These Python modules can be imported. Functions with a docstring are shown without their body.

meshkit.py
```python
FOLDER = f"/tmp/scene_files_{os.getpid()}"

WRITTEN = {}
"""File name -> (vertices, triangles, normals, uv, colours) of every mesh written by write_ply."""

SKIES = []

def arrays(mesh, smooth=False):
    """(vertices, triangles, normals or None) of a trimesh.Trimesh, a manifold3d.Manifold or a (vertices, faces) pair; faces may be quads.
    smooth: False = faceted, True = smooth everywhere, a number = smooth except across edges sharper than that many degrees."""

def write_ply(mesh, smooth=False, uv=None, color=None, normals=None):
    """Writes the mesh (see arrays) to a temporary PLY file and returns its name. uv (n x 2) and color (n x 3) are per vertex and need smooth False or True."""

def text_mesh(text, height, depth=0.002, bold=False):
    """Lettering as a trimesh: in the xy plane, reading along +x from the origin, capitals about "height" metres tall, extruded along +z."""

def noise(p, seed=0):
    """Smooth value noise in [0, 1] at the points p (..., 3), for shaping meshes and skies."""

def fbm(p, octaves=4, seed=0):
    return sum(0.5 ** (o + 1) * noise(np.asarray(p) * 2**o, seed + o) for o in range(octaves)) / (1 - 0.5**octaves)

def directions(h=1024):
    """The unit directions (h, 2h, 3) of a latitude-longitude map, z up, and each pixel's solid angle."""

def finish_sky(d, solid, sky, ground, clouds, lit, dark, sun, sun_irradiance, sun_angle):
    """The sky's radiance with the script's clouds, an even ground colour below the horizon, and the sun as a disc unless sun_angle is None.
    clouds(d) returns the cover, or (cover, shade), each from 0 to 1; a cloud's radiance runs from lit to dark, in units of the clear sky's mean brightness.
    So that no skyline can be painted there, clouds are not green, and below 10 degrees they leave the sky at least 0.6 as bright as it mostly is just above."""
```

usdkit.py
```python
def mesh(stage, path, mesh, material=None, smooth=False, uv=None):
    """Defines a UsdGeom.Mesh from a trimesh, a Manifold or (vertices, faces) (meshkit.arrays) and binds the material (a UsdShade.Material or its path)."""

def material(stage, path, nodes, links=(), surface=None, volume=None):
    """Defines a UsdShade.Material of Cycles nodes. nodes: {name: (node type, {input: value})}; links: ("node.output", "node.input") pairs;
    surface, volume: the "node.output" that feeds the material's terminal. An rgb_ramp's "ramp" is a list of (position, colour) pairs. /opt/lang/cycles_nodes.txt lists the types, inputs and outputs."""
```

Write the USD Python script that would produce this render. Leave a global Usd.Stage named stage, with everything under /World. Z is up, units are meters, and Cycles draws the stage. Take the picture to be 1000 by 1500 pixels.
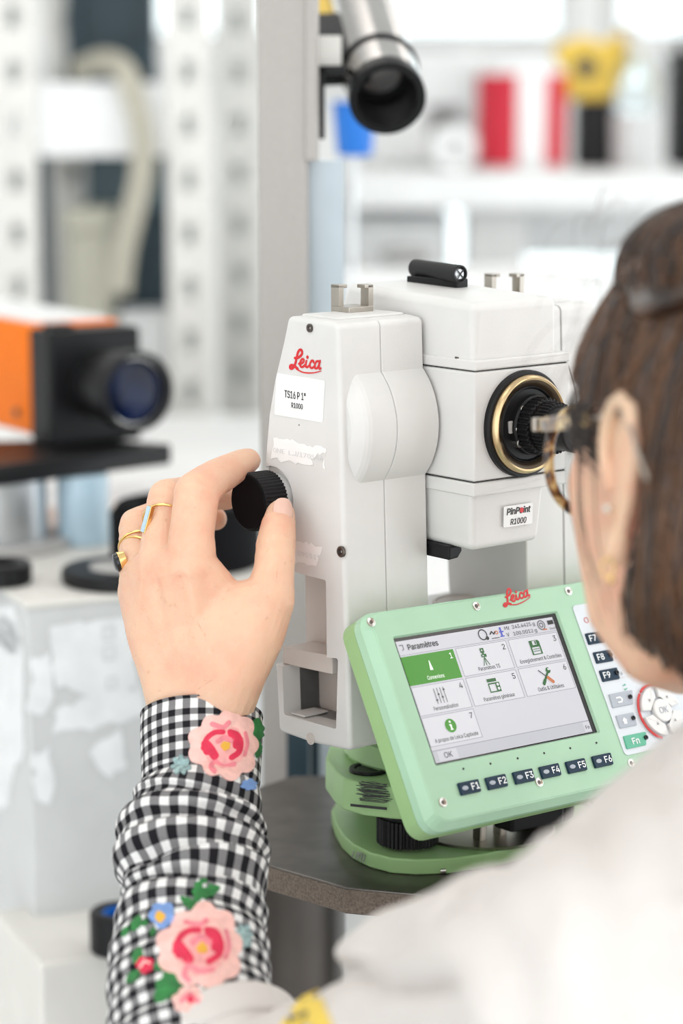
import math, random
import numpy as np, trimesh
import manifold3d as mf
from manifold3d import Manifold, CrossSection, OpType
from shapely.geometry import Polygon, LineString, Point, box as sbox
from shapely import affinity
from shapely.ops import unary_union
from scipy.interpolate import LinearNDInterpolator
from pxr import Usd, UsdGeom, UsdLux, UsdShade, Gf, Sdf, Vt
import usdkit, meshkit

random.seed(7)
rng = np.random.default_rng(7)
stage = Usd.Stage.CreateInMemory()
UsdGeom.SetStageUpAxis(stage, 'Z')
UsdGeom.SetStageMetersPerUnit(stage, 1.0)
UsdGeom.Xform.Define(stage, '/World')
UsdGeom.Scope.Define(stage, '/World/Looks')

# ------------------------------------------------------------------ camera
FPX = 3558.0                                        # focal length for a 1000 px wide picture
PITCH = math.radians(10.0)
EYE = np.array([-0.0385, -1.134, 1.549])
CX = np.array([1.0, 0, 0])
CU = np.array([0, math.sin(PITCH), math.cos(PITCH)])
CF = np.array([0, math.cos(PITCH), -math.sin(PITCH)])
cam = UsdGeom.Camera.Define(stage, '/World/camera')
cam.AddTransformOp().Set(Gf.Matrix4d(*CX, 0, *CU, 0, *(-CF), 0, *EYE, 1))
cam.CreateHorizontalApertureAttr(24.0)
cam.CreateVerticalApertureAttr(36.0)
cam.CreateFocalLengthAttr(24.0 * FPX / 1000)
cam.CreateClippingRangeAttr((0.05, 200.0))
cam.CreateFStopAttr(4.4)
cam.CreateFocusDistanceAttr(1.085)
cam.CreateExposureAttr(-0.52)

# ------------------------------------------------------------------ daylight (even bright overcast) 
dome = UsdLux.DomeLight.Define(stage, '/World/sky')
dome.CreateIntensityAttr(1.0)
dome.CreateColorAttr(Gf.Vec3f(0.95, 0.985, 1.0))
CEILING_LAMP = 4.0                                  # radiance of the ceiling panels


def ray(px, py):
    return CX * (px - 500) / FPX + CU * (750 - py) / FPX + CF


def at(px, py, d):
    """The point seen at a pixel of the photograph, d metres in front of the camera."""
    return EYE + ray(px, py) * d


def at_z(px, py, z):
    r = ray(px, py)
    return EYE + r * ((z - EYE[2]) / r[2])


# ------------------------------------------------------------------ materials
MATS = {}


def pbr(name, col, rough=0.5, metal=0.0, var=0.04, scale=30.0, bump=0.0, bscale=200.0, **kw):
    n = {'geo': ('geometry', {}),
         'noise': ('noise_texture', {'scale': scale, 'detail': 3.0}),
         'ramp': ('rgb_ramp', {'ramp': [(0.3, tuple(max(0, c * (1 - var)) for c in col)), (0.7, tuple(min(1, c * (1 + var)) for c in col))]}),
         'p': ('principled_bsdf', {'roughness': rough, 'metallic': metal, **kw})}
    l = [('geo.position', 'noise.vector'), ('noise.fac', 'ramp.fac'), ('ramp.color', 'p.base_color')]
    if bump:
        n['bn'] = ('noise_texture', {'scale': bscale, 'detail': 2.0})
        n['bump'] = ('bump', {'strength': 1.0, 'distance': bump})
        l += [('geo.position', 'bn.vector'), ('bn.fac', 'bump.height'), ('bump.normal', 'p.normal')]
    MATS[name] = usdkit.material(stage, '/World/Looks/' + name, n, l, surface='p.BSDF')
    return MATS[name]


pbr('instrument_white', (0.665, 0.655, 0.64), 0.42, bump=0.00004, bscale=1500)
pbr('instrument_shadow_gap', (0.06, 0.06, 0.06), 0.7)
pbr('compartment_grey', (0.60, 0.55, 0.51), 0.5)
pbr('label_white', (0.80, 0.80, 0.79), 0.3)
pbr('tape_clear', (0.84, 0.83, 0.82), 0.25, bump=0.0002, bscale=260)
pbr('logo_red', (0.62, 0.012, 0.018), 0.35)
pbr('ink_black', (0.02, 0.02, 0.022), 0.5)
pbr('ink_grey', (0.30, 0.30, 0.31), 0.5)
pbr('ink_faint', (0.66, 0.66, 0.66), 0.5)
pbr('black_plastic', (0.010, 0.010, 0.011), 0.40, specular_ior_level=0.22)
pbr('black_rubber', (0.012, 0.012, 0.013), 0.5, specular_ior_level=0.3)
pbr('black_matte', (0.006, 0.006, 0.007), 0.6, specular_ior_level=0.06)
pbr('black_gloss', (0.008, 0.008, 0.011), 0.12)
pbr('gold_ring', (0.62, 0.46, 0.26), 0.26, 1.0)
pbr('gold', (0.85, 0.58, 0.24), 0.2, 1.0)
pbr('bright_metal', (0.72, 0.70, 0.66), 0.28, 1.0)
pbr('nickel', (0.50, 0.46, 0.41), 0.36, 1.0, var=0.12)
pbr('screw_dark', (0.12, 0.10, 0.09), 0.35, 0.8)
pbr('green_plastic', (0.40, 0.635, 0.45), 0.38, bump=0.00003, bscale=1800)
pbr('green_paint', (0.31, 0.50, 0.225), 0.42, bump=0.00006, bscale=900)
pbr('key_navy', (0.010, 0.032, 0.060), 0.4, specular_ior_level=0.25)
pbr('key_grey', (0.42, 0.46, 0.52), 0.4)
pbr('key_green', (0.11, 0.46, 0.30), 0.4)
pbr('keypad_white', (0.70, 0.75, 0.80), 0.35)
pbr('key_legend', (0.85, 0.88, 0.9), 0.4)
pbr('nav_red', (0.62, 0.03, 0.03), 0.35)
pbr('steel_plate', (0.135, 0.122, 0.112), 0.36, 0.8, var=0.22, scale=60)
pbr('steel_plate_rim', (0.17, 0.135, 0.11), 0.5, 0.7, var=0.3, scale=900, bump=0.0004, bscale=1200)
pbr('steel_pillar', (0.085, 0.075, 0.068), 0.34, 0.75, var=0.1)
pbr('pole_grey', (0.37, 0.345, 0.325), 0.5, 0.15, var=0.03, scale=400)
pbr('paint_white', (0.78, 0.79, 0.79), 0.5)
pbr('paint_warm_white', (0.72, 0.70, 0.66), 0.5)
pbr('rack_white', (0.70, 0.69, 0.66), 0.5)
pbr('navy_panel', (0.012, 0.035, 0.05), 0.45)
pbr('slate_panel', (0.045, 0.085, 0.105), 0.45)
pbr('beige_plastic', (0.46, 0.45, 0.37), 0.5)
pbr('webbing_beige', (0.42, 0.40, 0.33), 0.8, bump=0.0004, bscale=700)
pbr('orange_paint', (0.95, 0.20, 0.0), 0.45, specular_ior_level=0.2)
pbr('chrome', (0.52, 0.50, 0.49), 0.2, 1.0)
pbr('yellow_plastic', (0.74, 0.50, 0.06), 0.4)
pbr('red_paint', (0.60, 0.015, 0.04), 0.35)
pbr('blue_plastic', (0.0, 0.16, 0.62), 0.4)
pbr('grey_plastic', (0.46, 0.45, 0.44), 0.5)
pbr('grey_light', (0.60, 0.61, 0.61), 0.5)
pbr('aluminium', (0.66, 0.68, 0.70), 0.35, 0.85)
pbr('blue_grey_glass', (0.45, 0.60, 0.70), 0.15)
pbr('rail_grey', (0.46, 0.525, 0.57), 0.3)
pbr('floor_vinyl', (0.55, 0.55, 0.54), 0.4, var=0.06, scale=6)
pbr('wall_paint', (0.80, 0.80, 0.79), 0.7)
pbr('ceiling_paint', (0.82, 0.82, 0.81), 0.8)
pbr('frame_paint', (0.58, 0.58, 0.57), 0.5)
pbr('lens_glass', (0.012, 0.02, 0.05), 0.05, coat_weight=1.0)
pbr('lens_blue', (0.004, 0.010, 0.04), 0.08, specular_ior_level=0.3, var=0.6, scale=40)
pbr('bronze_dark', (0.075, 0.05, 0.028), 0.3, 0.6)
pbr('sticker_paper', (0.80, 0.81, 0.82), 0.6, var=0.06, scale=60)
pbr('sticker_print', (0.55, 0.57, 0.6), 0.6)
pbr('skin', (0.72, 0.44, 0.305), 0.48, subsurface_weight=0.25, subsurface_scale=0.004, var=0.0)
pbr('nail', (0.70, 0.44, 0.35), 0.2, coat_weight=0.4, var=0.0)
pbr('lab_coat_cloth', (0.61, 0.57, 0.545), 0.8, var=0.015, bump=0.0006, bscale=30)
pbr('trouser_cloth', (0.05, 0.06, 0.09), 0.8)
pbr('patch_yellow', (0.78, 0.56, 0.08), 0.7)
pbr('thread_pale_pink', (0.82, 0.49, 0.44), 0.7, var=0.10, scale=260, bump=0.0002, bscale=900)
pbr('thread_mid_pink', (0.80, 0.36, 0.35), 0.7, var=0.10, scale=260)
pbr('thread_pink', (0.75, 0.22, 0.26), 0.7, var=0.12, scale=260, bump=0.0002, bscale=900)
pbr('thread_crimson', (0.66, 0.02, 0.07), 0.65, var=0.12, scale=260, bump=0.0002, bscale=900)
pbr('thread_yellow', (0.72, 0.38, 0.04), 0.65)
pbr('thread_green', (0.018, 0.16, 0.035), 0.65, var=0.35, scale=220, bump=0.0002, bscale=900)
pbr('thread_blue', (0.17, 0.30, 0.60), 0.65, var=0.12, scale=260)
pbr('thread_teal', (0.25, 0.36, 0.36), 0.65, var=0.5, scale=400)
pbr('eye_white', (0.8, 0.78, 0.75), 0.2)
pbr('iris_brown', (0.08, 0.04, 0.02), 0.15)
pbr('lip', (0.55, 0.22, 0.19), 0.4)
pbr('bottle_plastic', (0.85, 0.93, 0.95), 0.08, transmission_weight=0.85, ior=1.4)
pbr('screen_black', (0.012, 0.01, 0.012), 0.08)

# skin: freckles and blotches
usdkit.material(stage, '/World/Looks/skin_freckled', {
    'tc': ('geometry', {}),
    'n1': ('noise_texture', {'scale': 45.0, 'detail': 4.0, 'roughness': 0.6}),
    'r1': ('rgb_ramp', {'ramp': [(0.30, (0.74, 0.39, 0.27)), (0.5, (0.745, 0.46, 0.32)), (0.72, (0.77, 0.50, 0.345))]}),
    'n2': ('noise_texture', {'scale': 330.0, 'detail': 1.0}),
    'r2': ('rgb_ramp', {'ramp': [(0.68, (0, 0, 0)), (0.76, (0.26, 0.26, 0.26))]}),
    'm': ('mix_color', {'b': (0.50, 0.24, 0.13)}),
    'n3': ('noise_texture', {'scale': 900.0, 'detail': 3.0}),
    'bump': ('bump', {'strength': 0.6, 'distance': 0.0004}),
    'p': ('principled_bsdf', {'roughness': 0.5, 'subsurface_weight': 0.22, 'subsurface_scale': 0.004})},
    [('tc.position', 'n1.vector'), ('tc.position', 'n2.vector'), ('tc.position', 'n3.vector'), ('n1.fac', 'r1.fac'), ('n2.fac', 'r2.fac'),
     ('r1.color', 'm.a'), ('r2.color', 'm.fac'), ('m.result', 'p.base_color'), ('n3.fac', 'bump.height'), ('bump.normal', 'p.normal')], surface='p.BSDF')
MATS['skin'] = UsdShade.Material.Get(stage, '/World/Looks/skin_freckled')

# gingham: two sets of woven stripes from the sleeve's own uv
def gingham(name, cells):
    usdkit.material(stage, '/World/Looks/' + name, {
        'tc': ('texture_coordinate', {}), 's': ('separate_xyz', {}),
        'mx': ('math', {'math_type': 'fraction'}), 'my': ('math', {'math_type': 'fraction'}),
        'lx': ('math', {'math_type': 'less_than', 'value2': 0.5}), 'ly': ('math', {'math_type': 'less_than', 'value2': 0.5}),
        'sum': ('math', {'math_type': 'add'}), 'half': ('math', {'math_type': 'multiply', 'value2': 0.5}),
        'wv': ('math', {'math_type': 'multiply', 'value2': 6.0}), 'wf': ('math', {'math_type': 'fraction'}),
        'wl': ('math', {'math_type': 'less_than', 'value2': 0.5}), 'wm': ('math', {'math_type': 'multiply_add', 'value2': 0.16, 'value3': -0.08}),
        'ramp0': ('rgb_ramp', {'interpolate': False, 'ramp': [(0.0, (0.80, 0.79, 0.78)), (0.25, (0.21, 0.205, 0.21)), (0.75, (0.014, 0.013, 0.016))]}),
        'geo': ('geometry', {}), 'n': ('noise_texture', {'scale': 1400.0, 'detail': 2.0}),
        'bump': ('bump', {'strength': 0.7, 'distance': 0.0003}),
        'mix': ('mix_color', {'blend_type': 'multiply', 'fac': 0.35}),
        'nr': ('rgb_ramp', {'ramp': [(0.3, (0.6, 0.6, 0.6)), (0.6, (1, 1, 1))]}),
        'p': ('principled_bsdf', {'roughness': 0.85, 'specular_ior_level': 0.12})},
        [('tc.UV', 's.vector'), ('s.x', 'mx.value1'), ('s.y', 'my.value1'), ('mx.value', 'lx.value1'), ('my.value', 'ly.value1'),
         ('lx.value', 'sum.value1'), ('ly.value', 'sum.value2'), ('sum.value', 'half.value1'), ('half.value', 'ramp0.fac'),
         ('geo.position', 'n.vector'), ('n.fac', 'bump.height'), ('bump.normal', 'p.normal'), ('n.fac', 'nr.fac'),
         ('ramp0.color', 'mix.a'), ('nr.color', 'mix.b'), ('mix.result', 'p.base_color')], surface='p.BSDF')
    MATS[name] = UsdShade.Material.Get(stage, '/World/Looks/' + name)


gingham('gingham', 1)


def emit(name, col, strength, rough=0.15):
    MATS[name] = usdkit.material(stage, '/World/Looks/' + name, {
        'p': ('principled_bsdf', {'base_color': tuple(0.25 * c for c in col), 'roughness': rough, 'emission_color': col, 'emission_strength': strength})}, [], surface='p.BSDF')


emit('screen_white', (0.80, 0.80, 0.86), 0.78)
emit('screen_tile', (0.84, 0.84, 0.89), 0.84)
emit('screen_line', (0.50, 0.50, 0.58), 0.60)
emit('screen_bar', (0.66, 0.67, 0.73), 0.8)
emit('screen_green', (0.05, 0.36, 0.003), 0.75)
emit('screen_icon_green', (0.01, 0.25, 0.03), 0.25)
emit('screen_text', (0.02, 0.02, 0.03), 0.1)
emit('screen_grey_text', (0.10, 0.10, 0.12), 0.15)
emit('screen_bright', (0.95, 1.0, 0.92), 1.2)
emit('screen_orange', (0.75, 0.22, 0.07), 0.7)
emit('screen_blue', (0.10, 0.12, 0.65), 0.8)
MATS['lamp_diffuser'] = usdkit.material(stage, '/World/Looks/lamp_diffuser', {'e': ('emission', {'color': (1.0, 0.965, 0.92), 'strength': CEILING_LAMP})}, [], surface='e.emission')
MATS['pane'] = usdkit.material(stage, '/World/Looks/pane', {
    't': ('transparent_bsdf', {'color': (0.95, 0.98, 0.98)}), 'g': ('glossy_bsdf', {'roughness': 0.02}), 'f': ('fresnel', {'IOR': 1.45}), 'm': ('mix_closure', {})},
    [('f.fac', 'm.fac'), ('t.BSDF', 'm.closure1'), ('g.BSDF', 'm.closure2')], surface='m.closure')
# tortoiseshell
usdkit.material(stage, '/World/Looks/tortoiseshell', {
    'g': ('geometry', {}), 'n': ('noise_texture', {'scale': 85.0, 'detail': 2.0, 'distortion': 0.6}),
    'r': ('rgb_ramp', {'ramp': [(0.41, (0.025, 0.009, 0.004)), (0.47, (0.22, 0.09, 0.02)), (0.51, (0.62, 0.45, 0.20)), (0.7, (0.70, 0.56, 0.30))]}),
    'p': ('principled_bsdf', {'roughness': 0.15, 'coat_weight': 0.4})},
    [('g.position', 'n.vector'), ('n.fac', 'r.fac'), ('r.color', 'p.base_color')], surface='p.BSDF')
MATS['tortoiseshell'] = UsdShade.Material.Get(stage, '/World/Looks/tortoiseshell')
# hair: brown with streaks (object space, stretched along z)
usdkit.material(stage, '/World/Looks/hair_brown', {
    'g': ('geometry', {}), 'mp': ('mapping', {'scale': (75.0, 75.0, 11.0)}), 'n': ('noise_texture', {'scale': 1.0, 'detail': 3.0}),
    'r': ('rgb_ramp', {'ramp': [(0.33, (0.014, 0.006, 0.003)), (0.5, (0.038, 0.016, 0.007)), (0.66, (0.115, 0.050, 0.020))]}),
    'p': ('principled_bsdf', {'roughness': 0.30, 'specular_ior_level': 0.8})},
    [('g.position', 'mp.vector'), ('mp.vector', 'n.vector'), ('n.fac', 'r.fac'), ('r.color', 'p.base_color')], surface='p.BSDF')
MATS['hair'] = UsdShade.Material.Get(stage, '/World/Looks/hair_brown')

# ------------------------------------------------------------------ naming, things and parts
USED = {}


def numbered(parent, name):
    k = parent + '/' + name
    n = USED.get(k, 0)
    USED[k] = n + 1
    return k if n == 0 else f'{k}_{n:03d}'


LOC = {}


def meta(prim, label=None, cat=None, group=None, kind=None):
    for k, v in (('label', label), ('category', cat), ('group', group), ('kind', kind)):
        if v:
            prim.SetCustomDataByKey(k, v)


def thing(name, label, cat, loc, group=None, kind=None):
    path = numbered('/World', name)
    x = UsdGeom.Xform.Define(stage, path)
    x.AddTranslateOp().Set(Gf.Vec3d(*map(float, loc)))
    LOC[path] = np.asarray(loc, float)
    meta(x.GetPrim(), label, cat, group, kind)
    return path


def tri(m):
    if isinstance(m, list):
        return trimesh.util.concatenate([tri(x) for x in m])
    if isinstance(m, trimesh.Trimesh):
        return m
    v, f, _ = meshkit.arrays(m)
    return trimesh.Trimesh(v, f, process=False)


def part(parent, name, mesh, mat, smooth=35, label=None, kind=None, uv=None):
    """A mesh (world coordinates) as a child of a thing or of another part."""
    m = tri(mesh)
    path = numbered(parent, name)
    top = '/'.join(parent.split('/')[:3])
    m = m.copy() if uv is None else m
    if uv is None:
        m.remove_unreferenced_vertices()
    m = trimesh.Trimesh(np.asarray(m.vertices) - LOC[top], m.faces, process=False)
    p = usdkit.mesh(stage, path, m, MATS[mat], smooth=smooth, uv=uv)
    meta(p.GetPrim(), label, None, None, kind)
    return path


def single(name, mesh, mat, label, cat, group=None, kind=None, smooth=35):
    """A thing that is one mesh."""
    m = tri(mesh)
    path = numbered('/World', name)
    loc = np.array([*m.bounds.mean(0)[:2], m.bounds[0][2]])
    p = usdkit.mesh(stage, path, trimesh.Trimesh(np.asarray(m.vertices) - loc, m.faces, process=False), MATS[mat], smooth=smooth)
    p.AddTranslateOp().Set(Gf.Vec3d(*map(float, loc)))
    LOC[path] = loc
    meta(p.GetPrim(), label, cat, group, kind)
    return path


def struct(name, mesh, mat, smooth=False):
    path = '/World/' + name
    p = usdkit.mesh(stage, path, tri(mesh), MATS[mat], smooth=smooth)
    meta(p.GetPrim(), None, None, None, 'structure')
    LOC[path] = np.zeros(3)
    return path


# ------------------------------------------------------------------ shapes
class Plane:
    """A flat frame in the scene: origin, e1 (reading direction), e2 (up), n (out)."""
    def __init__(self, o, e1, e2):
        self.o, self.e1, self.e2 = (np.asarray(x, float) for x in (o, e1, e2))
        self.n = np.cross(self.e1, self.e2)

    def px(self, x, y):
        r = ray(x, y)
        q = EYE + r * (((self.o - EYE) @ self.n) / (r @ self.n)) - self.o
        return np.array([q @ self.e1, q @ self.e2])

    def w(self, a, b, h=0.0):
        return self.o + self.e1 * a + self.e2 * b + self.n * h

    def mat(self):
        M = np.eye(4)
        M[:3, 0], M[:3, 1], M[:3, 2], M[:3, 3] = self.e1, self.e2, self.n, self.o
        return M

    def put(self, mesh):
        m = tri(mesh).copy()
        m.apply_transform(self.mat())
        return m


def rounded(pts, r, seg=5):
    p = Polygon(pts)
    if r > 0:
        p = p.buffer(-r).buffer(2 * r, quad_segs=seg).buffer(-r, quad_segs=seg) if False else p.buffer(-r, join_style=2).buffer(r, quad_segs=seg)
    return p


def prism(poly, h0, h1, bevel=0.0, steps=3, both=True):
    """A shapely polygon extruded from h0 to h1 with rounded rims (no holes)."""
    if not isinstance(poly, Polygon):
        poly = Polygon(poly)
    poly = poly.simplify(1e-6)
    if poly.exterior.is_ccw is False:
        poly = Polygon(list(poly.exterior.coords)[::-1])
    c = np.array(poly.exterior.coords)[:-1]
    if bevel <= 0:
        return trimesh.creation.extrude_polygon(poly, h1 - h0, engine='earcut').apply_translation([0, 0, h0])
    d = np.roll(c, -1, 0) - c
    d /= np.linalg.norm(d, axis=1, keepdims=True)
    nrm = np.stack([d[:, 1], -d[:, 0]], 1)
    n0 = np.roll(nrm, 1, 0)
    mit = n0 + nrm
    mit /= np.maximum((mit * nrm).sum(1, keepdims=True), 0.35)
    layers = []
    ang = np.linspace(0, math.pi / 2, steps + 1)
    for t in ang:
        layers.append((bevel * (1 - math.sin(t)), h0 + bevel * (1 - math.cos(t))) if both else None)
    if not both:
        layers = [(0.0, h0)]
    for t in ang[::-1]:
        layers.append((bevel * (1 - math.sin(t)), h1 - bevel * (1 - math.cos(t))))
    V, Fc, n = [], [], len(c)
    for ins, h in layers:
        V.append(np.column_stack([c - mit * ins, np.full(n, h)]))
    for k in range(len(layers) - 1):
        for i in range(n):
            j = (i + 1) % n
            a, b = k * n + i, k * n + j
            Fc += [[a, b, b + n], [a, b + n, a + n]]
    V = np.vstack(V)
    ins = Polygon(V[:n, :2])
    tv, tf = trimesh.creation.triangulate_polygon(ins, engine='earcut')
    from scipy.spatial import cKDTree
    idx = cKDTree(V[:n, :2]).query(tv)[1]
    tf = idx[tf]
    nn = np.cross(V[tf[:, 1]] - V[tf[:, 0]], V[tf[:, 2]] - V[tf[:, 0]])[:, 2].sum()
    up = tf if nn > 0 else tf[:, ::-1]
    Fc = np.vstack([np.array(Fc), up[:, ::-1], up + n * (len(layers) - 1)])
    return trimesh.Trimesh(V, Fc, process=False)


def to_man(m):
    m = tri(m)
    m = trimesh.Trimesh(m.vertices, m.faces, process=True)
    return Manifold(mf.Mesh(np.asarray(m.vertices, np.float32), np.asarray(m.faces, np.uint32)))


def lathe(profile, n=48, close=True):
    """Profile of (r, z); about z."""
    m = trimesh.creation.revolve(np.array(profile, float), sections=n)
    if m.volume < 0:
        m.invert()
    return m


def frame(o, axis, ref=(0, 0, 1)):
    z = np.asarray(axis, float) / np.linalg.norm(axis)
    x = np.cross(ref, z)
    if np.linalg.norm(x) < 1e-6:
        x = np.cross((0, 1, 0), z)
    x /= np.linalg.norm(x)
    M = np.eye(4)
    M[:3, 0], M[:3, 1], M[:3, 2], M[:3, 3] = x, np.cross(z, x), z, o
    return M


def lathe_at(profile, o, axis, n=48):
    m = lathe(profile, n)
    m.apply_transform(frame(o, axis))
    return m


def cyl(p0, p1, r, n=32, r1=None, bevel=0.0):
    p0, p1 = np.asarray(p0, float), np.asarray(p1, float)
    L = np.linalg.norm(p1 - p0)
    r1 = r if r1 is None else r1
    b = bevel
    prof = [(0, 0), (r - b, 0), (r - 0.3 * b, 0.3 * b), (r, b), (r1, L - b), (r1 - 0.3 * b, L - 0.3 * b), (r1 - b, L), (0, L)] if b else [(0, 0), (r, 0), (r1, L), (0, L)]
    return lathe_at(prof, p0, p1 - p0, n)


def tube(points, r, n=10, closed=False):
    """A round tube along points (radius a number or one per point)."""
    P = np.asarray(points, float)
    rr = np.full(len(P), r) if np.ndim(r) == 0 else np.asarray(r, float)
    T = np.gradient(P, axis=0) if not closed else np.roll(P, -1, 0) - np.roll(P, 1, 0)
    T /= np.maximum(np.linalg.norm(T, axis=1, keepdims=True), 1e-12)
    ref = np.array([0.31, 0.52, 0.79])
    V, Fc = [], []
    u = np.cross(T[0], ref); u /= np.linalg.norm(u)
    for i in range(len(P)):
        u = u - T[i] * (u @ T[i]); u /= np.linalg.norm(u)
        v = np.cross(T[i], u)
        a = np.linspace(0, 2 * math.pi, n, endpoint=False)
        V.append(P[i] + rr[i] * (np.cos(a)[:, None] * u + np.sin(a)[:, None] * v))
    m = len(P)
    for i in range(m if closed else m - 1):
        k = (i + 1) % m
        for j in range(n):
            j2 = (j + 1) % n
            Fc += [[i * n + j, i * n + j2, k * n + j2], [i * n + j, k * n + j2, k * n + j]]
    V = np.vstack(V)
    if not closed:
        c0, c1 = len(V), len(V) + 1
        V = np.vstack([V, P[0], P[-1]])
        for j in range(n):
            j2 = (j + 1) % n
            Fc += [[c0, j2, j], [c1, (m - 1) * n + j, (m - 1) * n + j2]]
    return trimesh.Trimesh(V, Fc, process=False)


def rbox(sx, sy, sz, r=0.004):
    """A box with rounded edges, base centred on the origin at z = 0."""
    p = Polygon([(-sx / 2, -sy / 2), (sx / 2, -sy / 2), (sx / 2, sy / 2), (-sx / 2, sy / 2)])
    r = min(r, sx / 2.2, sy / 2.2, sz / 2.2)
    return prism(rounded(p, r, 4), 0, sz, r * 0.9)


def place(m, loc, rz=0.0, M=None):
    m = tri(m).copy()
    if M is not None:
        m.apply_transform(M)
    m.apply_transform(trimesh.transformations.rotation_matrix(rz, [0, 0, 1]))
    m.apply_translation(loc)
    return m


def wbox(a, b):
    a, b = np.minimum(a, b), np.maximum(a, b)
    return trimesh.creation.box(b - a, trimesh.transformations.translation_matrix((a + b) / 2))


def smooth_pts(P, n):
    """Catmull-Rom through points."""
    P = np.asarray(P, float)
    Q = np.vstack([2 * P[0] - P[1], P, 2 * P[-1] - P[-2]])
    out = []
    for i in range(1, len(Q) - 2):
        for t in np.linspace(0, 1, n, endpoint=False):
            a, b, c, d = Q[i - 1], Q[i], Q[i + 1], Q[i + 2]
            out.append(0.5 * ((2 * b) + (c - a) * t + (2 * a - 5 * b + 4 * c - d) * t * t + (-a + 3 * b - 3 * c + d) * t ** 3))
    return np.array(out + [P[-1]])


def text_on(pl, s, a, b, height, width=None, h=0.0002, depth=0.00012, bold=False, align='l', slant=0.0):
    """Lettering on a plane: baseline start (a, b), metres."""
    m = meshkit.text_mesh(s, 1.0, 0.1, bold)
    v = np.array(m.vertices)
    sx = height if width is None else width / np.ptp(v[:, 0])
    x0 = v[:, 0].min()
    wid = np.ptp(v[:, 0]) * sx
    off = {'l': 0, 'c': -wid / 2, 'r': -wid}[align]
    v2 = np.column_stack([(v[:, 0] - x0) * sx + off + a + slant * v[:, 1] * height, v[:, 1] * height + b, v[:, 2] * depth / 0.1 + h])
    return pl.put(trimesh.Trimesh(v2, m.faces, process=False))


def flat(pl, poly, h, depth=0.00015):
    """A thin shape (shapely, plane coordinates) standing on height h of a plane."""
    geoms = getattr(poly, 'geoms', [poly])
    return pl.put([trimesh.creation.extrude_polygon(g, depth, engine='earcut').apply_translation([0, 0, h]) for g in geoms if g.area > 0])


def pxpoly(pl, pts):
    return Polygon([pl.px(*p) for p in pts])
# ------------------------------------------------------------------ the room
struct('floor', wbox([-3.5, -2.6, -0.05], [3.5, 3.5, 0.0]), 'floor_vinyl')
struct('ceiling', wbox([-3.5, -2.6, 2.90], [3.5, 3.5, 2.95]), 'ceiling_paint')
struct('wall_left', wbox([-3.56, -2.6, 0.0], [-3.5, 3.5, 2.9]), 'wall_paint')
WY = 3.40
wall = []
openings = {1: (-0.55, 0.385, 1.615, 2.75), 2: (0.445, 1.45, 1.615, 2.75), 3: (-0.05, 0.62, 0.12, 1.385), 4: (0.68, 1.45, 0.12, 1.385),
            5: (-2.6, -1.3, 1.0, 2.75), 6: (1.55, 3.2, 0.12, 2.75)}
w = Manifold(mf.Mesh(np.asarray(wbox([-3.5, WY, 0], [3.5, WY + 0.08, 2.9]).vertices, np.float32), np.asarray(wbox([-3.5, WY, 0], [3.5, WY + 0.08, 2.9]).faces, np.uint32)))
for x0, x1, z0, z1 in openings.values():
    w -= to_man(wbox([x0, WY - 0.1, z0], [x1, WY + 0.2, z1]))
struct('wall_back', w, 'wall_paint')
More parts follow.
